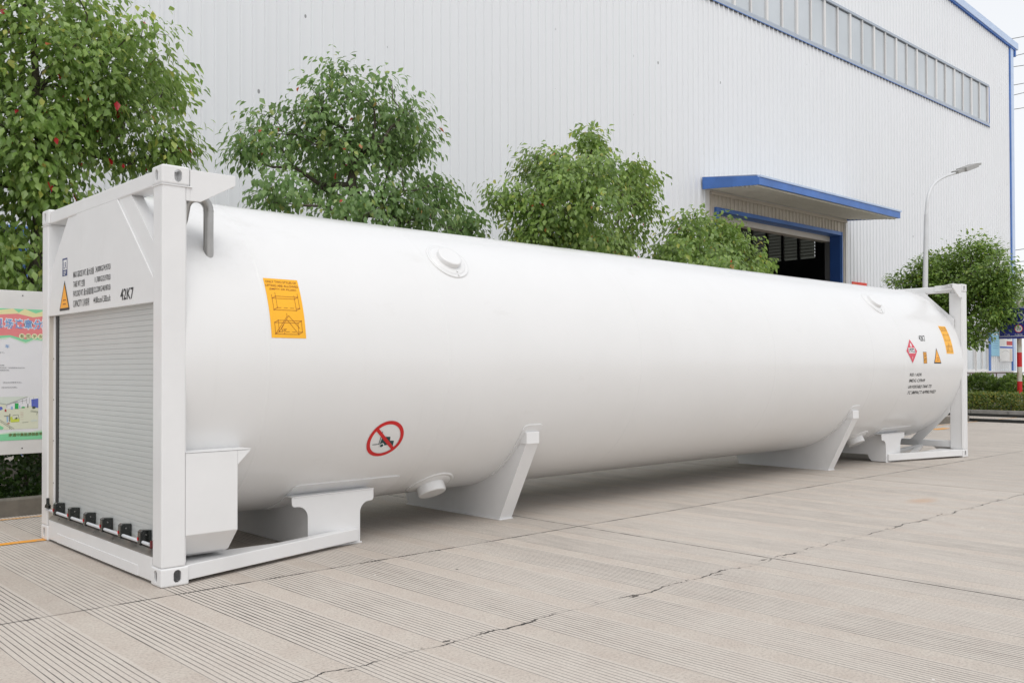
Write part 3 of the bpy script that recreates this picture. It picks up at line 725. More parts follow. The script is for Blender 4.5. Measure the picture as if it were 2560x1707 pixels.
# plinth, side walls, roof, interior
pl = MB()
for a, b in ((XL, -1.2), (2.1, 20.45), (28.60, 44.45)): pl.box(a, YW-.03, 0, b, YW+.2, PZ-.06); pl.box(a, YW-.08, PZ-.06, b, YW+.02, PZ+.01)
P_('plinth', pl, M['plinth'])
hd = 60.
P_('side_wall', MB().box(XL, YW+.2, 0, XL+.2, YW+hd, 15.5), M['clad'])
sw = MB(); xw = 44.6
ys = [YW+.03]; 
LV = [(20.55+i*1.0-.06, 21.42+i*1.0-.06) for i in range(12)]
sw.box(xw, YW+.03, 0, xw+.15, 20.4, 15.5); sw.box(xw, 20.4, 0, xw+.15, YW+hd, 7.40); sw.box(xw, 20.4, 9.45, xw+.15, YW+hd, 15.5); sw.box(xw, 32.6, 7.40, xw+.15, YW+hd, 9.45)
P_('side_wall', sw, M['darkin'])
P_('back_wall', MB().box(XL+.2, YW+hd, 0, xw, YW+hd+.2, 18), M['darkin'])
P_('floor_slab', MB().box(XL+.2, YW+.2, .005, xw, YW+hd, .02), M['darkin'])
for a, b in LV:
    lm = MB(); z = 7.42
    while z < 9.40: lm.add([(xw+.02, a, z+.20), (xw+.02, b, z+.20), (xw+.14, b, z-.02), (xw+.14, a, z-.02)], [(0, 1, 2, 3)]); z += .18
    lo = P_('louvre_window', lm, M['louvre']); P_('louvre_frame', MB().box(xw-.05, b, 7.40, xw+.14, b+.13, 9.45), M['darkin'])
P_('column', MB().box(xw-.6, 19.6, 0, xw-.1, 20.1, 15), M['darkin'])
rf = MB(); ZP = roofz(14)
rf.add([(45.1, 10.36, 16.42), (14, 10.36, ZP+.02), (14, YW+hd+1, ZP+.02), (45.1, YW+hd+1, 16.42), (45.1, 10.36, 16.56), (14, 10.36, ZP+.16), (14, YW+hd+1, ZP+.16), (45.1, YW+hd+1, 16.56),
        (XL-.5, 10.36, roofz(XL-.5)+.02), (XL-.5, YW+hd+1, roofz(XL-.5)+.02), (XL-.5, 10.36, roofz(XL-.5)+.16), (XL-.5, YW+hd+1, roofz(XL-.5)+.16)],
       [(0, 1, 2, 3), (4, 7, 6, 5), (0, 3, 7, 4), (0, 4, 5, 1), (1, 8, 9, 2), (5, 6, 11, 10), (1, 5, 10, 8), (8, 10, 11, 9), (2, 6, 7, 3), (9, 11, 6, 2)])
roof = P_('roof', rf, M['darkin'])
def slope_box(z0, z1, y0, y1, xa, xb):
    za, zb = roofz(xa), roofz(xb); mb = MB()
    mb.add([(xa, y0, za+z0), (xb, y0, zb+z0), (xb, y1, zb+z0), (xa, y1, za+z0), (xa, y0, za+z1), (xb, y0, zb+z1), (xb, y1, zb+z1), (xa, y1, za+z1)],
           [(0, 3, 2, 1), (4, 5, 6, 7), (0, 1, 5, 4), (1, 2, 6, 5), (2, 3, 7, 6), (3, 0, 4, 7)]); return mb
fm = slope_box(.0, .31, 10.26, 10.345, 14, 45.30); fm.box(45.10, 10.35, 16.395, 45.30, YW+hd, 16.70)
P_('fascia', fm, M['blue_lt'], roof); 
fm = slope_box(-.07, -.002, 10.30, YW-.026, 14, 45.1); P_('eaves_soffit', fm, M['blue'], roof)
P_('downpipe', MB().box(44.98, 10.30, 16.05, 45.12, 10.44, 16.33), M['blue'], roof)
# corner trim
ct = MB().box(44.45, YW-.055, 1.2, 44.56, YW-.005, 16.34); P_('corner_trim', ct, M['blue'])
ct = MB().box(44.5605, YW-.05, 1.2, 44.92, YW+.03, 16.38); ct.box(44.76, YW+.031, 1.2, 44.92, YW+.5, 16.25); P_('corner_trim', ct, M['blue_lt'])
# high window band: panes, sashes, sill and head flashings
x = 41.78; px = .907; i = 0
while x > 13.6:
    x0 = x-px
    wn = P_('window', MB().box(x0+.055, YW+.02, 12.34, x-.055, YW+.04, 13.94), M['glass'])
    ww = .055 if i % 2 else .028
    P_('sash', MB().box(x0-ww, YW-.03, 12.30, x0+ww, YW+.05, 13.98), M['sash'])
    x = x0; i += 1
bx = x
P_('band_sill', MB().box(bx, YW-.05, 12.20, 41.9, YW+.05, 12.33), M['trimgrey']); P_('band_head', MB().box(bx, YW-.05, 13.97, 41.9, YW+.05, 14.06), M['trimgrey'])
P_('band_trim', MB().box(bx, YW-.055, 12.178, 41.92, YW-.0355, 12.1985).box(41.875, YW-.055, 12.335, 41.90, YW+.0, 13.965), M['blue'])
P_('sash', MB().box(41.76, YW-.035, 12.335, 41.8745, YW+.05, 13.965), M['sash'])
dn = MB(); xx = bx
while xx < 41.8: dn.box(xx, YW-.050, 12.135, xx+.17, YW-.0365, 12.174); xx += .25
P_('foam_closure', dn, M['ink'])
dn = MB(); xx = 20.
while xx < 44.3: zz = roofz(xx)-.07; dn.box(xx, YW-.06, zz-.045, xx+.17, YW-.0365, zz-.002); xx += .25
P_('foam_closure', dn, M['blue_dk'])
# doorway
df = MB().box(DX0, YW-.05, DZ-.12, DX1, YW+.38, DZ).box(DX0, YW-.05, 0, DX0+.14, YW+.38, DZ-.12).box(DX1-.055, YW-.06, 0, DX1, YW+.02, DZ-.001)
dfo = P_('door_frame', df, M['blue'])
P_('door_reveal', MB().box(DX1-.055, YW+.021, 0, DX1-.01, YW+.40, DZ-.121), M['blue_dk'], dfo)
P_('shutter_box', MB().box(DX0+.1, YW+.40, 5.80, DX1-.06, YW+.7, 6.12), M['beige'], dfo)
P_('shutter_guide', MB().box(DX1-.05, YW+.41, 0, DX1, YW+.6, 6.1), M['darkin'], dfo)
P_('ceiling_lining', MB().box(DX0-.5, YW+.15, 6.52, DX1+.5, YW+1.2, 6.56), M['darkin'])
# canopy
cn = P_('canopy', MB().prism([(8.53, 6.395), (YW-.05, 6.60), (YW-.05, 6.64), (8.53, 6.43)], 20.12, 28.66, 'x'), M['soffit'])
rb = MB(); yy = 8.60
while yy < YW-.12:
    zz = 6.395+(yy-8.53)*.205/1.82; rb.box(20.14, yy, zz-.035, 28.64, yy+.05, zz+.002); yy += .14
P_('canopy_ribs', rb, M['soffit'], cn)
fb = MB().box(20.08, 8.46, 6.395, 28.70, 8.525, 6.60)
fb.prism([(8.526, 6.395), (YW-.05, 6.53), (YW-.05, 6.88), (8.526, 6.64)], 20.08, 20.115, 'x'); fb.prism([(8.526, 6.395), (YW-.05, 6.53), (YW-.05, 6.88), (8.526, 6.64)], 28.665, 28.70, 'x')
P_('canopy_fascia', fb, M['blue'], cn); 
P_('canopy_gutter', MB().box(20.10, 8.44, 6.605, 28.78, 8.56, 6.66), M['blue_lt'], cn)
P_('canopy_roof', MB().prism([(8.57, 6.66), (YW-.06, 6.86), (YW-.06, 6.89), (8.57, 6.69)], 20.12, 28.66, 'x'), M['trimgrey'], cn)
P_('canopy_batten', MB().box(20.46, YW-.10, 6.44, 28.59, YW-.045, 6.53), M['beige'], cn)
# left door
l = MB().box(-1.2, YW-.06, 3.55, 2.1, YW+.3, 3.60).box(2.03, YW-.06, 0, 2.1, YW+.3, 3.55).box(-1.2, YW-.06, 0, -1.08, YW+.3, 3.55); P_('door_frame', l, M['blue'])
l = MB()
for i in range(20): l.box(-1.08, YW+.12, i*.177+.004, 1.98, YW+.15, i*.177+.173)
P_('shutter_door', l, M['darkin'])
# low windows by the right corner
for x0, x1 in ((39.15, 40.10), (40.20, 41.60)):
    wf = MB().box(x0, YW-.03, 1.22, x1, YW+.06, 1.29).box(x0, YW-.03, 2.98, x1, YW+.06, 3.05).box(x0, YW-.03, 1.29, x0+.07, YW+.06, 2.98).box(x1-.07, YW-.03, 1.29, x1, YW+.06, 2.98)
    if x1-x0 > 1.2: wf.box(.5*(x0+x1)+.02, YW-.025, 1.29, .5*(x0+x1)+.08, YW+.05, 2.98)
    wo = P_('window', wf, M['sash']); P_('pane', MB().box(x0+.07, YW+.02, 1.29, x1-.07, YW+.03, 2.98), M['glass'], wo)
P_('window_trim', MB().box(41.60, YW-.06, 1.21, 41.80, YW-.0355, 3.10), M['blue'])
P_('window_sill', MB().box(39.0, YW-.14, 1.165, 44.40, YW-.081, 1.215), M['sash'])

def poster(label, cat, x0, x1, z0, z1, name='poster', bgk='wvinyl'):
    F = Flat(lambda u, v, off: (x0+u, YW-.026-off, z0+v)); o = MB().box(x0, YW-.050, z0, x1, YW-.0365, z1).build(name, M[bgk]); tag(o, label, cat)
    F = Flat(lambda u, v, off: (x0+u, YW-.050-off, z0+v)); return F, o
M['pblue'] = paint('poster_pale_blue', (.30, .62, .82), .5); M['porange'] = paint('poster_orange', (.85, .20, .03), .5); M['pbeige'] = paint('poster_beige', (.68, .60, .52), .5)
M['pgrey'] = paint('poster_grey', (.45, .46, .48), .5); M['pline'] = paint('poster_blue_line', (.05, .13, .55), .5)
F, o = poster('pale blue notice poster hung left of the orange and red one', 'poster', 41.86, 42.84, 1.885, 3.0, bgk='pblue')
for i in range(6): F.rect('pline', .15, .35+i*.11, .85, .36+i*.11, .002, 1, 1)
F.rect('wvinyl', .3, .95, .75, 1.02, .002, 1, 1); F.build({'pline': 'print', 'wvinyl': 'print'}, o)
F, o = poster('white notice poster with orange and red blocks by the blue corner column', 'poster', 42.86, 44.44, 2.255, 2.95)
F.rect('porange', .85, .53, 1.56, .65, .002, 1, 1); F.rect('redm', .84, .14, 1.56, .33, .002, 1, 1); F.rect('pline', .02, .0, 1.56, .08, .002, 1, 1)
for i in range(5): F.rect('pgrey', .06, .18+i*.09, .74, .195+i*.09, .002, 1, 1)
F.rect('pgrey', .92, .40, 1.46, .44, .002, 1, 1); F.build({'porange': 'orange_block', 'redm': 'red_block', 'pline': 'blue_strip', 'pgrey': 'print'}, o)
F, o = poster('pale site plan sheet hung below the orange and red poster', 'poster', 42.84, 44.44, 1.655, 2.250)
F.rect('pbeige', 1.25, .02, 1.56, .57, .002, 1, 1)
for a in range(9): F.line('pgrey', (.3+.9*a/9, .40+.10*math.sin(math.pi*a/9)), (.3+.9*(a+1)/9, .40+.10*math.sin(math.pi*(a+1)/9)), .015, .003)
F.rect('pgrey', .08, .06, .2, .09, .003, 1, 1); F.rect('pgrey', .8, .2, .81, .35, .003, 1, 1); F.build({'pbeige': 'print', 'pgrey': 'plan_lines'}, o)
# red banner on the hall wall right of the doorway
M['ytext'] = paint('yellow_ink', (.9, .6, .02), .5); M['banner'] = paint('banner_red', (.78, .05, .02), .5)
o = MB().box(29.01, YW-.06, 3.3, 30.09, YW-.03, 4.415).build('wall_sign', M['banner']); tag(o, 'red sign board with yellow lettering on the wall right of the big doorway', 'sign')
F = Flat(lambda u, v, off: (29.01+u, YW-.06-off, 3.3+v)); F.text('ytext', '安全', .05, .93, .33, 1.05, .003); F.build({'ytext': 'lettering'}, o)

# ================================================================== NOTICE BOARD (left)
nb = thing('notice_board', 'white framed notice board with a pink and green safety poster behind the container', 'notice board', (-1.0, 4.0, 0))
def Pn(name, mb, mat, parent=None):
    o = mb.build(name, mat, None, .004); par = parent or nb; o.parent = par
    if par is nb: o.matrix_parent_inverse = Matrix.Translation((1.0, -4.0, 0))
    return o
BX0, BX1 = -3.2, .95
fr = MB().box(BX0, 3.955, .545, BX1, 4.0, 2.08); Pn('board_frame', fr, paint('board_cream', (.74, .73, .71), .45))
for xx in (BX0+.25, BX1-.12): Pn('leg', MB().box(xx, 4.001, .105, xx+.07, 4.06, 2.0), M['frame_white'])
for xx in (.295, -.9, -2.1):
    for zz in (2.035, .60): Pn('screw', MB().disc((xx, 3.9545, zz), (0, -1, 0), .006, .003, 8), M['ink']).modifiers.clear()
cols_ = {'pk': (.80, .24, .25), 'gn': (.25, .68, .38), 'gl': (.62, .80, .62), 'ye': (.80, .74, .40), 'wt': (.80, .80, .82), 'bl': (.16, .36, .68), 'dot': (.86, .86, .55), 'ol': (.16, .18, .05), 'pg': (.68, .74, .66), 'pv': (.12, .16, .55), 'dk': (.07, .09, .07), 'gd': (.03, .42, .10), 'yg': (.62, .70, .10), 'tx': (.20, .21, .22), 'floor': (.74, .76, .60), 'pr': (.45, .05, .06), 'lb': (.35, .52, .75)}
for k_, c_ in cols_.items(): M['nb_'+k_] = paint('poster_'+k_, c_, .5, var=.02)
K = lambda a: 'nb_'+a
PX0, PX1 = -2.35, .905
F = Flat(lambda u, v, off: (u, 3.955-off, v))
ax = lambda a: .1035+a*.000876           # measured position along the board
bz = lambda b: 2.0-(b-100)*.000938 if False else 1.906-(b-200)*.000946
F.rect(K('wt'), PX0, bz(1500), PX1, bz(197), .0012, 1, 1)
def zig(k, top, bot, off):
    """closed band between two polylines given in measured poster units, repeated to the left"""
    t = [(ax(a), bz(b)) for a, b in top]; b_ = [(ax(a), bz(b)) for a, b in bot]
    n = max(len(t), len(b_)); xs = sorted(set([p[0] for p in t]+[p[0] for p in b_]))
    def ev(pl, x_): return float(np.interp(x_, [p[0] for p in pl], [p[1] for p in pl]))
    pts = []
    for x_ in xs: pts += [(x_, ev(b_, x_)), (x_, ev(t, x_)+1e-5)]
    F.put(K(k), pts, [(2*i, 2*i+2, 2*i+3, 2*i+1) for i in range(len(xs)-1)], off)
LX, RX = -2800, 914
zig('gn', [(LX, 198), (RX, 198)], [(LX, 240), (RX, 240)], .0018)
zig('ye', [(LX, 230), (-900, 200), (-400, 236), (0, 215), (125, 196), (180, 236), (240, 197), (350, 238), (460, 200), (RX, 230)], [(LX, 262), (RX, 300)], .0022)
zig('pk', [(LX, 250), (-600, 280), (0, 258), (170, 246), (320, 278), (420, 264), (600, 240), (RX, 270)], [(LX, 470), (-300, 500), (0, 470), (90, 462), (250, 500), (340, 470), (600, 480), (RX, 470)], .0026)
zig('gn', [(LX, 470), (-300, 495), (0, 468), (95, 460), (250, 500), (330, 478), (600, 478), (RX, 470)], [(LX, 505), (-300, 535), (0, 490), (100, 478), (250, 530), (330, 497), (600, 520), (RX, 500)], .0030)
zig('gl', [(LX, 503), (-300, 533), (0, 488), (100, 477), (250, 528), (330, 495), (600, 518), (RX, 498)], [(LX, 512), (-300, 548), (0, 502), (60, 500), (95, 482), (250, 545), (330, 508), (600, 530), (RX, 508)], .0024)
zig('gl', [(LX, 1430), (0, 1428), (150, 1408), (290, 1422), (418, 1405), (RX, 1425)], [(LX, 1450), (RX, 1450)], .0018)
zig('gn', [(LX, 1436), (0, 1436), (150, 1428), (290, 1434), (418, 1424), (RX, 1436)], [(LX, 1499), (RX, 1499)], .0022)
# heading 现场违章分析 with white outline, heading dots 看图学安全
def hz(ch, a0, a1, b0, b1, key, off=.0042, bold=0.): F.text(K(key), ch, ax(a0), bz(b1), ax(a1), bz(b0), off, bold=bold)
for ch, a in (('现', -52), ('场', 47), ('违', 145), ('章', 238), ('分', 330), ('析', 405)):
    hz(ch, a-9, a+83, 292, 404, 'wt', .0034, .055); hz(ch, a, a+74, 301, 394, 'bl', .0042, .012)
for ch, a in (('看', 212), ('图', 275), ('学', 337), ('安', 400), ('全', 462)):
    F.poly(K('dot'), [(ax(a)+.026*math.cos(t*.3927), bz(468)+.026*math.sin(t*.3927)) for t in range(16)], .0036); hz(ch, a-19, a+19, 450, 487, 'ol', .0044)
hz('叉', -44, -6, 553, 586, 'bl'); hz('车', 50, 90, 553, 588, 'bl')
for b, a1, txt in ((634, 45, '用叉车升降人员(见图下)。'), (758, 45, '戴好安全帽；'), (783, 245, '进出转弯时鸣号，未采用倒车方式行进；'), (806, 92, '按规定路线行驶。'), (928, 215, '(周边应设置警示区)。'), (976, 170, '(应该先后问题)。')):
    F.text(K('tx'), txt, ax(a1-len(txt)*17), bz(b+7), ax(a1), bz(b-7), .0040)
# the drawing: a generic yard scene
p0, p1, q0, q1 = -560, 378, 1068, 1390
def rc(k, a0, b0, a1, b1, off=.0030): F.rect(K(k), ax(a0), bz(b1), ax(a1), bz(b0), off, 1, 1)
def ln(k, a0, b0, a1, b1, w_=.0022, off=.0048): F.line(K(k), (ax(a0), bz(b0)), (ax(a1), bz(b1)), w_, off)
def pg(k, pts, off=.0036): F.poly(K(k), [(ax(a), bz(b)) for a, b in pts], off)
rc('floor', p0, q0, p1, q1, .0024)
pg('pg', [(-560, 1068), (275, 1068), (60, 1145), (-560, 1110)], .0030); pg('wt', [(60, 1145), (275, 1072), (375, 1072), (375, 1150), (190, 1180), (60, 1190)], .0030)
for a in (220, 260, 290, 330): ln('dk', a, 1080+(300-a)*.15, a, 1140, .0015)
for q_ in ((0, 1130, 70, 1145), (70, 1142, 270, 1072), (70, 1148, 170, 1115), (66, 1145, 68, 1175), (130, 1130, 260, 1105), (0, 1290, 140, 1385), (0, 1305, 120, 1388), (96, 1360, 96, 1388), (300, 1208, 375, 1222), (296, 1218, 372, 1232), (215, 1326, 280, 1322), (370, 1220, 360, 1255)): ln('dk', *q_)
rc('gd', 145, 1133, 181, 1190, .0036); rc('lb', 106, 1163, 126, 1194, .0036); rc('lb', 188, 1155, 198, 1186, .0036); pg('gd', [(208, 1175), (225, 1167), (246, 1172), (240, 1184), (212, 1182)])
pg('pv', [(307, 1098), (377, 1090), (377, 1185), (310, 1172)]); pg('dk', [(318+18*math.cos(t*.7854)+15, 1180+14*math.sin(t*.7854)) for t in range(8)], .0042)
pg('dk', [(268, 1180), (278, 1180), (277, 1140), (270, 1140)]); pg('pv', [(-20, 1160), (20, 1165), (30, 1185), (10, 1198), (-20, 1195)])
pg('yg', [(100, 1270), (120, 1262), (125, 1290), (185, 1285), (192, 1300), (188, 1318), (105, 1320)], .0040); ln('dk', 97, 1235, 94, 1312, .006)
for q_ in ((125, 1262, 130, 1250), (130, 1250, 178, 1248), (178, 1248, 188, 1290), (40, 1252, 92, 1252), (40, 1260, 92, 1258)): ln('dk', *q_)
pg('dk', [(140, 1288), (165, 1270), (172, 1278), (165, 1290)], .0044); pg('lb', [(66, 1262), (82, 1262), (80, 1318), (68, 1318)]); pg('pr', [(70, 1328), (95, 1324), (92, 1334), (76, 1336)]); pg('pr', [(48, 1190), (62, 1190), (66, 1215), (46, 1212)])
pg('gn', [(-60, 1350), (0, 1345), (38, 1368), (30, 1388), (-60, 1388)]); pg('pg', [(296, 1312), (330, 1298), (372, 1304), (368, 1318), (310, 1320)])
for b in (1226, 1240, 1252, 1270, 1296): ln('pr', 200, b, 230, b, .0012)
F.text(K('ol'), '南通中集能源装备有限公司', ax(86), bz(1462), ax(86+12*37.2), bz(1428), .0044, bold=.012)
# the company line runs on behind the container post
first = None
for k_, mb_ in F.mb.items():
    o = Pn('poster' if first is None else 'print', mb_, M[k_], first)
    o.modifiers.clear()
    if first is None: first = o

# ================================================================== TREES
rng = np.random.default_rng(7)
BL = {
    'T1': [(0.74, 5.5, 4.88, 0.86, 0.81), (1.5, 5.85, 5.4, 0.57, 0.57), (1.87, 5.1, 4.94, 0.5, 0.53), (0.83, 5.65, 3.86, 0.92, 0.73), (1.61, 5.3, 4.23, 0.65, 0.55), (2.42, 6.0, 4.85, 0.34, 0.55), (2.15, 5.0, 3.97, 0.28, 0.3), (2.03, 5.5, 3.82, 0.57, 0.21), (0.83, 5.8, 2.95, 0.29, 0.64), (1.38, 5.2, 4.61, 0.59, 0.59), (-.2, 5.6, 5.2, .9, .8), (-.1, 5.5, 3.7, .8, .7), (.5, 5.6, 6.2, .9, .7), (.1, 5.7, 2.9, .5, .45), (.6, 5.3, 2.5, .5, .5), (0, 5.2, 2.3, .55, .45), (1.0, 5.3, 3.2, .4, .4)],
    'T2': [(4.72, 5.5, 5.23, 0.48, 0.52), (4.18, 5.85, 4.69, 0.66, 0.48), (5.36, 5.1, 5.0, 0.52, 0.55), (3.55, 5.65, 4.19, 0.34, 0.37), (5.97, 5.3, 4.64, 0.51, 0.45), (5.15, 6.0, 4.44, 1.08, 0.7), (3.54, 5.0, 3.58, 0.55, 0.22), (6.45, 5.5, 3.96, 0.4, 0.4), (7.22, 5.8, 3.61, 0.42, 0.28), (5.43, 5.2, 3.79, 0.62, 0.31), (4.75, 5.05, 3.55, .5, .28), (5.9, 5.2, 3.5, .55, .25)],
    'T3': [(9.96, 5.5, 5.37, 0.28, 0.29), (9.03, 5.85, 4.82, 0.45, 0.41), (9.21, 5.1, 4.62, 0.81, 0.44), (8.02, 5.65, 4.04, 0.39, 0.39), (9.1, 5.3, 4.12, 1.11, 0.59), (11.53, 6.0, 4.92, 0.59, 0.59), (10.82, 5.0, 4.36, 0.39, 0.43), (8.47, 5.5, 3.52, 0.58, 0.33), (10.79, 5.8, 3.82, 0.81, 0.36), (9.53, 5.2, 3.48, 1.05, 0.22)],
    'T4': [(12.72, 5.5, 4.06, 0.43, 0.43), (14.34, 5.85, 4.16, 0.51, 0.46), (11.71, 5.1, 3.42, 0.41, 0.33), (13.28, 5.65, 3.6, 0.88, 0.44), (14.15, 5.3, 3.64, 0.54, 0.4), (15.72, 6.0, 3.54, 0.49, 0.24), (12.95, 5.0, 3.26, 0.93, 0.17), (14.3, 5.6, 3.1, 1.0, .35)],
    'T5': [(27.5, 5.6, 4.81, 0.8, 0.6), (28.2, 6.53, 4.46, 0.83, 0.69), (26.7, 4.69, 3.95, 0.64, 0.77), (27.8, 7.05, 4.06, 0.63, 0.35), (27.1, 5.46, 3.51, 1.18, 0.79), (28.5, 5.22, 3.03, 0.61, 0.68), (26.5, 5.37, 2.44, 0.52, 0.52), (27.5, 6.39, 3.31, 0.82, 0.68), (26.6, 4.55, 2.95, .5, .5), (26.9, 4.6, 3.7, .45, .6), (26.6, 7.1, 4.0, .7, .3), (26.8, 6.75, 4.35, .6, .5), (27.2, 6.9, 3.6, .7, .4)],
    'T6': [(42.0, 9.06, 4.5, 0.67, 0.96), (42.7, 8.59, 3.74, 0.96, 1.34)],
}
def leaf_mesh(pos, axis, nrm, size):
    """numpy batch of folded leaves: 6 verts, 4 tris each"""
    n = len(pos); ax_ = axis/np.linalg.norm(axis, axis=1)[:, None]
    sd_ = np.cross(ax_, nrm); sd_ /= np.linalg.norm(sd_, axis=1)[:, None]+1e-9; nn = np.cross(sd_, ax_)
    s_ = size[:, None]; wv = .30*s_
    P0 = pos; Lf = pos+ax_*s_*.42-sd_*wv+nn*s_*.07; Rt = pos+ax_*s_*.42+sd_*wv+nn*s_*.07; Mi = pos+ax_*s_*.46
    L2 = pos+ax_*s_*.78-sd_*wv*.5-nn*s_*.02; R2 = pos+ax_*s_*.78+sd_*wv*.5-nn*s_*.02; Tp = pos+ax_*s_-nn*s_*.13
    V = np.stack([P0, Lf, Rt, Mi, L2, R2, Tp], 1).reshape(-1, 3)
    F_ = np.array([[0, 3, 1, 0], [0, 2, 3, 0], [1, 3, 4, 0], [3, 2, 5, 0]])[:, :3]
    tris = np.array([[0, 3, 1], [0, 2, 3], [1, 3, 4], [3, 2, 5], [4, 3, 6], [3, 5, 6]])
    T = (np.arange(n)[:, None, None]*7+tris[None]).reshape(-1, 3)
    return V, T
def np_obj(name, V, T, mat, parent=None):
    me = bpy.data.meshes.new(name); me.vertices.add(len(V)); me.vertices.foreach_set('co', V.astype(np.float32).ravel())
    me.loops.add(T.size); me.loops.foreach_set('vertex_index', T.astype(np.int32).ravel())
    me.polygons.add(len(T)); me.polygons.foreach_set('loop_start', np.arange(0, T.size, 3, dtype=np.int32)); me.polygons.foreach_set('loop_total', np.full(len(T), 3, np.int32))
    me.materials.append(mat); me.update(calc_edges=True); me.validate()
    o = bpy.data.objects.new(name, me); COL.objects.link(o); o.parent = parent; return o
def tree(base, blobs, dens, leaf, per, mat, label, fork, lean=(0, 0), group='trees along the factory wall', name='broadleaf_tree', r0=.085, spread=.16, droop=.9):
    root = thing(name, label, 'tree', (base[0], base[1], .1), group)
    off = np.array((base[0], base[1], .1))
    pts = []
    for (bx_, by_, bz_, rh, rv) in blobs:
        n = max(16, int(dens*(rh*rh*rv)**(2/3)*12))
        u = rng.normal(size=(n, 3)); u /= np.linalg.norm(u, axis=1)[:, None]; r_ = rng.uniform(.12, 1, n)**(1/2.0)
        pts.append(np.array((bx_, by_, bz_))+u*r_[:, None]*np.maximum(np.array((rh, rh, rv))-.07, .08))
    pts = np.concatenate(pts)
    f3 = np.array((base[0]+lean[0], base[1]+lean[1], fork))
    nodes = [np.array((base[0], base[1], .05))]; par = [-1]
    for i in range(1, 7):
        t = i/6; nodes.append(nodes[0]*(1-t)+f3*t+np.array((math.sin(t*5)*.03, math.cos(t*4)*.03, 0))); par.append(i-1)
    plen = [np.linalg.norm(n_-nodes[0]) for n_ in nodes]
    tz = max(p_[2] for p_ in pts)
    # leader
    ctr = pts.mean(0); lead = np.array((ctr[0]*.6+f3[0]*.4, ctr[1]*.6+f3[1]*.4, fork+(tz-fork)*.62))
    for i in range(1, 5): t = i/4; nodes.append(f3*(1-t)+lead*t+rng.normal(size=3)*.05); par.append(len(nodes)-2); plen.append(plen[-1]+.2)
    order = np.argsort(np.linalg.norm(pts-f3, axis=1)+rng.uniform(0, .25, len(pts))); tips = []
    for oi in order:
        p_ = pts[oi]; A = np.array(nodes); d = np.linalg.norm(A-p_, axis=1); cost = d+.32*np.array(plen)
        cost += np.where(A[:, 2] > p_[2]+.05, (A[:, 2]-p_[2])*.9, 0); cost[:5] += 9
        j = int(np.argmin(cost)); q = nodes[j]; L_ = d[j]; ns = max(1, int(L_/.28))
        last = j
        for i in range(1, ns+1):
            t = i/ns; bow = math.sin(t*math.pi)*.10*L_; c = q*(1-t)+p_*t+np.array((0, 0, -bow*.5))+(rng.normal(size=3)*.025*L_ if i < ns else 0)
            nodes.append(c); par.append(last); plen.append(plen[last]+L_/ns); last = len(nodes)-1
        tips.append(last)
    nN = len(nodes); cnt = np.zeros(nN)
    for t in tips: cnt[t] += 1
    for i in range(nN-1, 0, -1): cnt[par[i]] += cnt[i]
    rad = np.maximum(.003, r0*(cnt/cnt[0])**.56)
    V = []; T = []; ns_ = 5; ang = np.arange(ns_)*2*math.pi/ns_
    A = np.array(nodes)
    for i in range(1, nN):
        a, b = A[par[i]], A[i]; d = b-a; L_ = np.linalg.norm(d)
        if L_ < 1e-5: continue
        d /= L_; s_ = np.cross(d, (0, 0, 1) if abs(d[2]) < .9 else (1, 0, 0)); s_ /= np.linalg.norm(s_); u = np.cross(s_, d)
        ra = min(rad[par[i]], rad[i]*1.35); rb = rad[i]; o_ = len(V)
        for c, rr_ in ((a, ra), (b+d*rb*.3, rb)):
            for t in ang: V.append(c+(s_*math.cos(t)+u*math.sin(t))*rr_)
        for k in range(ns_):
            k2 = (k+1) % ns_; T += [(o_+k, o_+k2, o_+ns_+k2), (o_+k, o_+ns_+k2, o_+ns_+k)]
    tk = np_obj('trunk', np.array(V)-off, np.array(T), M['bark'], root)
    # leaves: whorls round each twig tip and along the last part of the twig
    C_ = A[tips]; n = len(C_); K_ = rng.poisson(per*1.55, n)+3
    ci = np.repeat(np.arange(n), K_); m_ = len(ci)
    g_ = np.clip(rng.normal(size=(m_, 3)), -1.7, 1.7)*np.array((spread, spread, spread*.72)); pos = C_[ci]+g_
    outw = pos-np.array((base[0], base[1], pts[:, 2].mean()-.4)); outw[:, 2] *= .4; outw /= np.linalg.norm(outw, axis=1)[:, None]+1e-6
    loc = g_/(np.linalg.norm(g_, axis=1)[:, None]+1e-6)
    axd = loc*.5+outw*.35+rng.normal(size=(m_, 3))*.36+np.array((0, 0, -droop))
    nr = outw*.9+np.array((0, 0, 1.3))+rng.normal(size=(m_, 3))*.45
    sz = leaf*rng.uniform(.6, 1.25, m_)
    V, T = leaf_mesh(pos, axd, nr, sz); np_obj('crown', V-off, T, mat, root)
    return root
tree((.85, 5.6), BL['T1'], 7.5, .104, 21, M['leafA'], 'tallest leafy tree at the left, rising above the front end of the container', 2.5, (.05, 0), spread=.15)
tree((5.05, 5.5), BL['T2'], 7.0, .104, 19, M['leafB'], 'broad open tree with visible limbs, second from the left', 2.6, (.0, 0), r0=.095, spread=.15)
tree((9.75, 5.5), BL['T3'], 8.5, .104, 23, M['leafC'], 'rounded dense tree with a small top knob behind the middle of the tank', 2.9, (.0, 0), spread=.15)
tree((13.7, 5.5), BL['T4'], 8.5, .104, 26, M['leafC'], 'low bushy tree in front of the open doorway', 2.2, spread=.16)
tree((27.3, 6.25), BL['T5'], 8.0, .115, 27, M['leafD'], 'dark layered tree on the island beyond the far end frame', 1.6, r0=.11, group='trees on the island', spread=.2, droop=.35)
tree((42.8, 8.4), BL['T6'], 4.5, .13, 22, M['leafD'], 'small far tree at the right edge past the hall corner', 1.4, group='trees on the island', spread=.24, droop=.5)

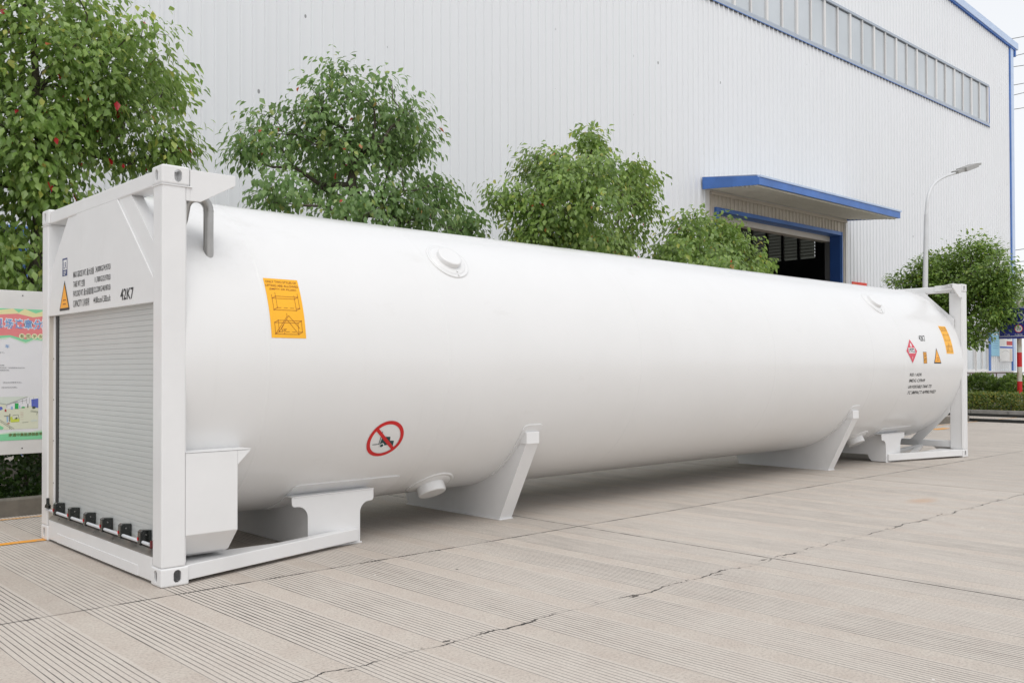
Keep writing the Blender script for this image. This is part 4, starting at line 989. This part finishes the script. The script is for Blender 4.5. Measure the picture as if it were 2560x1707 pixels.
def shrub(name, label, cat, centre, rx, ry, z0, z1, n, leaf, mat, boxy=False, group=None):
    root = thing(name, label, cat, (centre[0], centre[1], z0), group); off = np.array((centre[0], centre[1], z0))
    if boxy:
        u = rng.uniform(-1, 1, (n, 3)); k = rng.integers(0, 3, n); sgn = rng.choice([-1, 1], n)
        face = rng.random(n) < .8; u[np.arange(n)[face], k[face]] = sgn[face]*rng.uniform(.88, 1.02, face.sum()); d = u.copy()
    else:
        u = rng.normal(size=(n, 3)); u /= np.linalg.norm(u, axis=1)[:, None]; d = u.copy(); u *= rng.uniform(.80, 1.0, n)[:, None]*(1+.07*np.sin(u[:, :1]*7+u[:, 1:2]*5+u[:, 2:]*6))
    zc, rz = (z0+z1)/2, (z1-z0)/2
    pos = np.stack([centre[0]+u[:, 0]*rx, centre[1]+u[:, 1]*ry, zc+u[:, 2]*rz], 1)+rng.normal(size=(n, 3))*.018
    axd = d*.5+rng.normal(size=(n, 3))*.6+np.array((0, 0, .2)); nr = d+np.array((0, 0, .5))+rng.normal(size=(n, 3))*.4
    V, T = leaf_mesh(pos, axd, nr, leaf*rng.uniform(.6, 1.3, n)); np_obj('foliage', V-off, T, mat, root)
    st = MB()
    for i in range(7 if not boxy else int(max(rx, ry)*5)):
        if boxy: a_ = (rng.uniform(-.9, .9)*rx, rng.uniform(-.6, .6)*ry); b_ = (a_[0]+rng.normal()*.06, a_[1]+rng.normal()*.06)
        else: a_ = (rng.normal()*.06, rng.normal()*.06); b_ = (rng.uniform(-.6, .6)*rx, rng.uniform(-.6, .6)*ry)
        st.tube([(*a_, -.02), ((a_[0]+b_[0])/2, (a_[1]+b_[1])/2, (z1-z0)*.4), (*b_, (z1-z0)*.8)], [.014, .010, .005], 6)
    st.build('stems', M['bark'], root); return root
shrub('hedge', 'dark leafy hedge behind the kerb under the notice board', 'hedge', (7.0, 4.62), 11, .42, .10, .78, 120000, .06, M['hedge'], True)  # real at the board; lengthened unseen behind the tank to block light under it
shrub('clipped_hedge', 'low clipped yellow-green hedge along the island kerb', 'hedge', (26.2, 3.2), .42, 6.2, .12, .60, 26000, .07, M['hedgeL'], True)
shrub('round_bush', 'rounded dark green bush right beside the far end post', 'bush', (28.5, 5.85), .62, .60, .12, 1.15, 6000, .08, M['leafD'], group='round bushes behind the low hedge')
shrub('round_bush', 'rounded dark green bush left of the striped sign post', 'bush', (28.5, 4.85), .62, .52, .12, 1.14, 6000, .08, M['leafD'], group='round bushes behind the low hedge')
shrub('round_bush', 'rounded dark green bush behind the striped sign post at the right edge', 'bush', (28.6, 3.75), .62, .55, .12, 1.16, 6000, .08, M['leafD'], group='round bushes behind the low hedge')

# ================================================================== STREET LAMP, RAILING, SIGN, HOSES, WIRES
lp = thing('street_lamp', 'tall white curved street lamp beside the island tree', 'street lamp', (23.6, 5.5, 0))
def Pl(name, mb, mat, org=(23.6, 5.5, 0), par=None):
    o = mb.build(name, mat); o.parent = par or lp; o.matrix_parent_inverse = Matrix.Translation([-a for a in org]) ; return o
arm = [(23.63, 5.5, 0), (23.66, 5.5, 3.0), (23.80, 5.5, 5.6), (23.90, 5.5, 6.05), (24.12, 5.5, 6.38), (24.5, 5.5, 6.63), (25.1, 5.5, 6.86), (25.85, 5.5, 7.06)]
from mathutils.geometry import interpolate_bezier
Pl('pole', MB().tube(arm[:3], [.085, .075, .055], 14), M['pole'])
sm = []
for i in range(2, len(arm)-1):
    p0, p1, p2, p3 = [Vector(arm[max(0, min(len(arm)-1, j))]) for j in (i-1, i, i+1, i+2)]
    sm += [tuple(q) for q in interpolate_bezier(p1, p1+(p2-p0)/6 if i > 2 else p1+(p2-p1)/3, p2-(p3-p1)/6, p2, 6)][:-1]
sm.append(arm[-1]); Pl('arm', MB().tube(sm, [.05-.015*i/len(sm) for i in range(len(sm))], 12), M['pole'])
d_ = Vector((1.7, 0, .50)).normalized(); a_ = Vector((25.78, 5.5, 7.06))
Pl('lamp_head', MB().bar(a_, a_+d_*.55, .20, .09).bar(a_+d_*.5, a_+d_*1.45, .30, .12).bar(a_+d_*1.42, a_+d_*1.75, .24, .06), M['lamp_grey'])
Pl('lens', MB().bar(a_+d_*.62-Vector((0, 0, .062)), a_+d_*1.38-Vector((0, 0, .062)), .24, .02), M['pgrey'])
Pl('base_plate', MB().box(23.48, 5.35, .1, 23.78, 5.65, .13), M['pole'])
# railing before the hall wall
rl = thing('railing', 'thin brown steel railing in front of the hall plinth', 'railing', (36, 9.5, 0))
def Pr(name, mb): o = mb.build(name, M['rust_rail']); o.parent = rl; o.matrix_parent_inverse = Matrix.Translation((-36, -9.5, 0))
Pr('rail', MB().tube([(31, 9.5, 1.13), (46, 9.5, 1.13)], .022, 8)); Pr('rail', MB().tube([(31, 9.5, .62), (46, 9.5, .62)], .018, 8))
xx = 31.1
while xx < 46: Pr('post', MB().tube([(xx, 9.5, 0), (xx, 9.5, 1.12)], .025, 8)); xx += 1.28
# road sign
sg = thing('road_sign', 'blue traffic sign board on a red and white striped post at the right edge', 'road sign', (27, 4.205, .1))
def Ps(name, mb, mat, par=None):
    o = mb.build(name, mat); o.parent = par or sg
    if par is None: o.matrix_parent_inverse = Matrix.Translation((-27, -4.205, -.1))
    return o
post = Ps('post', MB().tube([(27, 4.205, .1), (27, 4.205, 3.3)], .068, 20), M['rustpole'])
for z0, z1 in ((1.369, 1.788), (.49, .949), (2.6, 3.0)): Ps('red_band', MB().tube([(27, 4.205, z0), (27, 4.205, z1)], .0695, 20), M['red'], post)
bd = Ps('sign_board', MB().box(26.78, 2.7, 2.19, 26.81, 4.69, 3.10), M['signblue'])
F = Flat(lambda u, v, off: (26.78-off, 4.69-u, 2.19+v))
for a in ((.015, .06, 1.975, .075), (.015, .88, 1.975, .895), (.015, .06, .03, .895), (1.96, .06, 1.975, .895)): F.rect('signgreen', *a, .002, 1, 1)
def roundel(cu, cv, r, txt):
    F.poly('signgreen', [(cu+r*.86*math.cos(t*.1963), cv+r*.86*math.sin(t*.1963)) for t in range(32)], .002); F.ring('red', cu, cv, r*.84, r, .0025, 32); F.text('ink', txt, cu-r*.52, cv-r*.36, cu+r*.52, cv+r*.36, .003)
roundel(.545, .285, .115, '20'); F.ring('signgreen', .56, .60, .13, .15, .0025, 32)
F.text('signgreen', '大型车', .43, .09, .65, .135, .002); F.text('signgreen', '厂内', .16, .09, .30, .135, .002)
for i, k_ in enumerate(('signgreen', 'red', 'ink')): 
    if k_ in F.mb: Ps({'signgreen': 'sign_face', 'red': 'sign_ring', 'ink': 'lettering'}[k_], F.mb[k_], M[k_], bd)
# black cable protectors lying across the yard
for i, (x_, x2, lab) in enumerate(((22.45, 21.95, 'black rubber cable strip on the yard, the nearer of two'), (25.05, 24.75, 'black rubber cable strip by the island kerb, the farther of two'))):
    pts = [(x_+(x2-x_)*t/30*3+.02*math.sin(t*.9), 6.5-t*.6, .03) for t in range(0, 31)]
    o = MB()
    for a, b in zip(pts[:-1], pts[1:]): o.bar((a[0], a[1], .036), (b[0], b[1]-.0, .036), .18, .07)
    o = o.build('cable_strip', M['cable']); tag(o, lab, 'cable strip', 'cable strips across the yard')
# overhead power lines beyond the hall
wires = [((132.0, 45.6), (136.6, 47.0)), ((133.6, 43.7), (136.5, 44.6)), ((132.8, 42.0), (136.5, 43.0)), ((132.7, 39.5), (136.4, 40.5)), ((132.7, 38.15), (136.4, 39.2)), ((132.6, 36.2), (136.3, 37.1)), ((132.6, 17.2), (136.3, 17.7)), ((132.6, 15.6), (136.3, 16.0)), ((132.6, 14.4), (136.3, 14.7))]
nm_ = ['topmost', 'second', 'third', 'fourth', 'fifth', 'sixth', 'seventh', 'eighth', 'lowest']
for i, ((xa, za), (xb, zb)) in enumerate(wires):
    sl_ = (zb-za)/(xb-xa); pts = [(xa+t*6-30, 40, za+sl_*(t*6-30)+.0005*(t*6-30)**2) for t in range(0, 16)]
    o = MB().tube(pts, .045, 5).build('power_line', M['cable']); tag(o, 'thin dark power line in the sky right of the hall, %s of the nine' % nm_[i], 'power line', 'power lines beyond the hall')
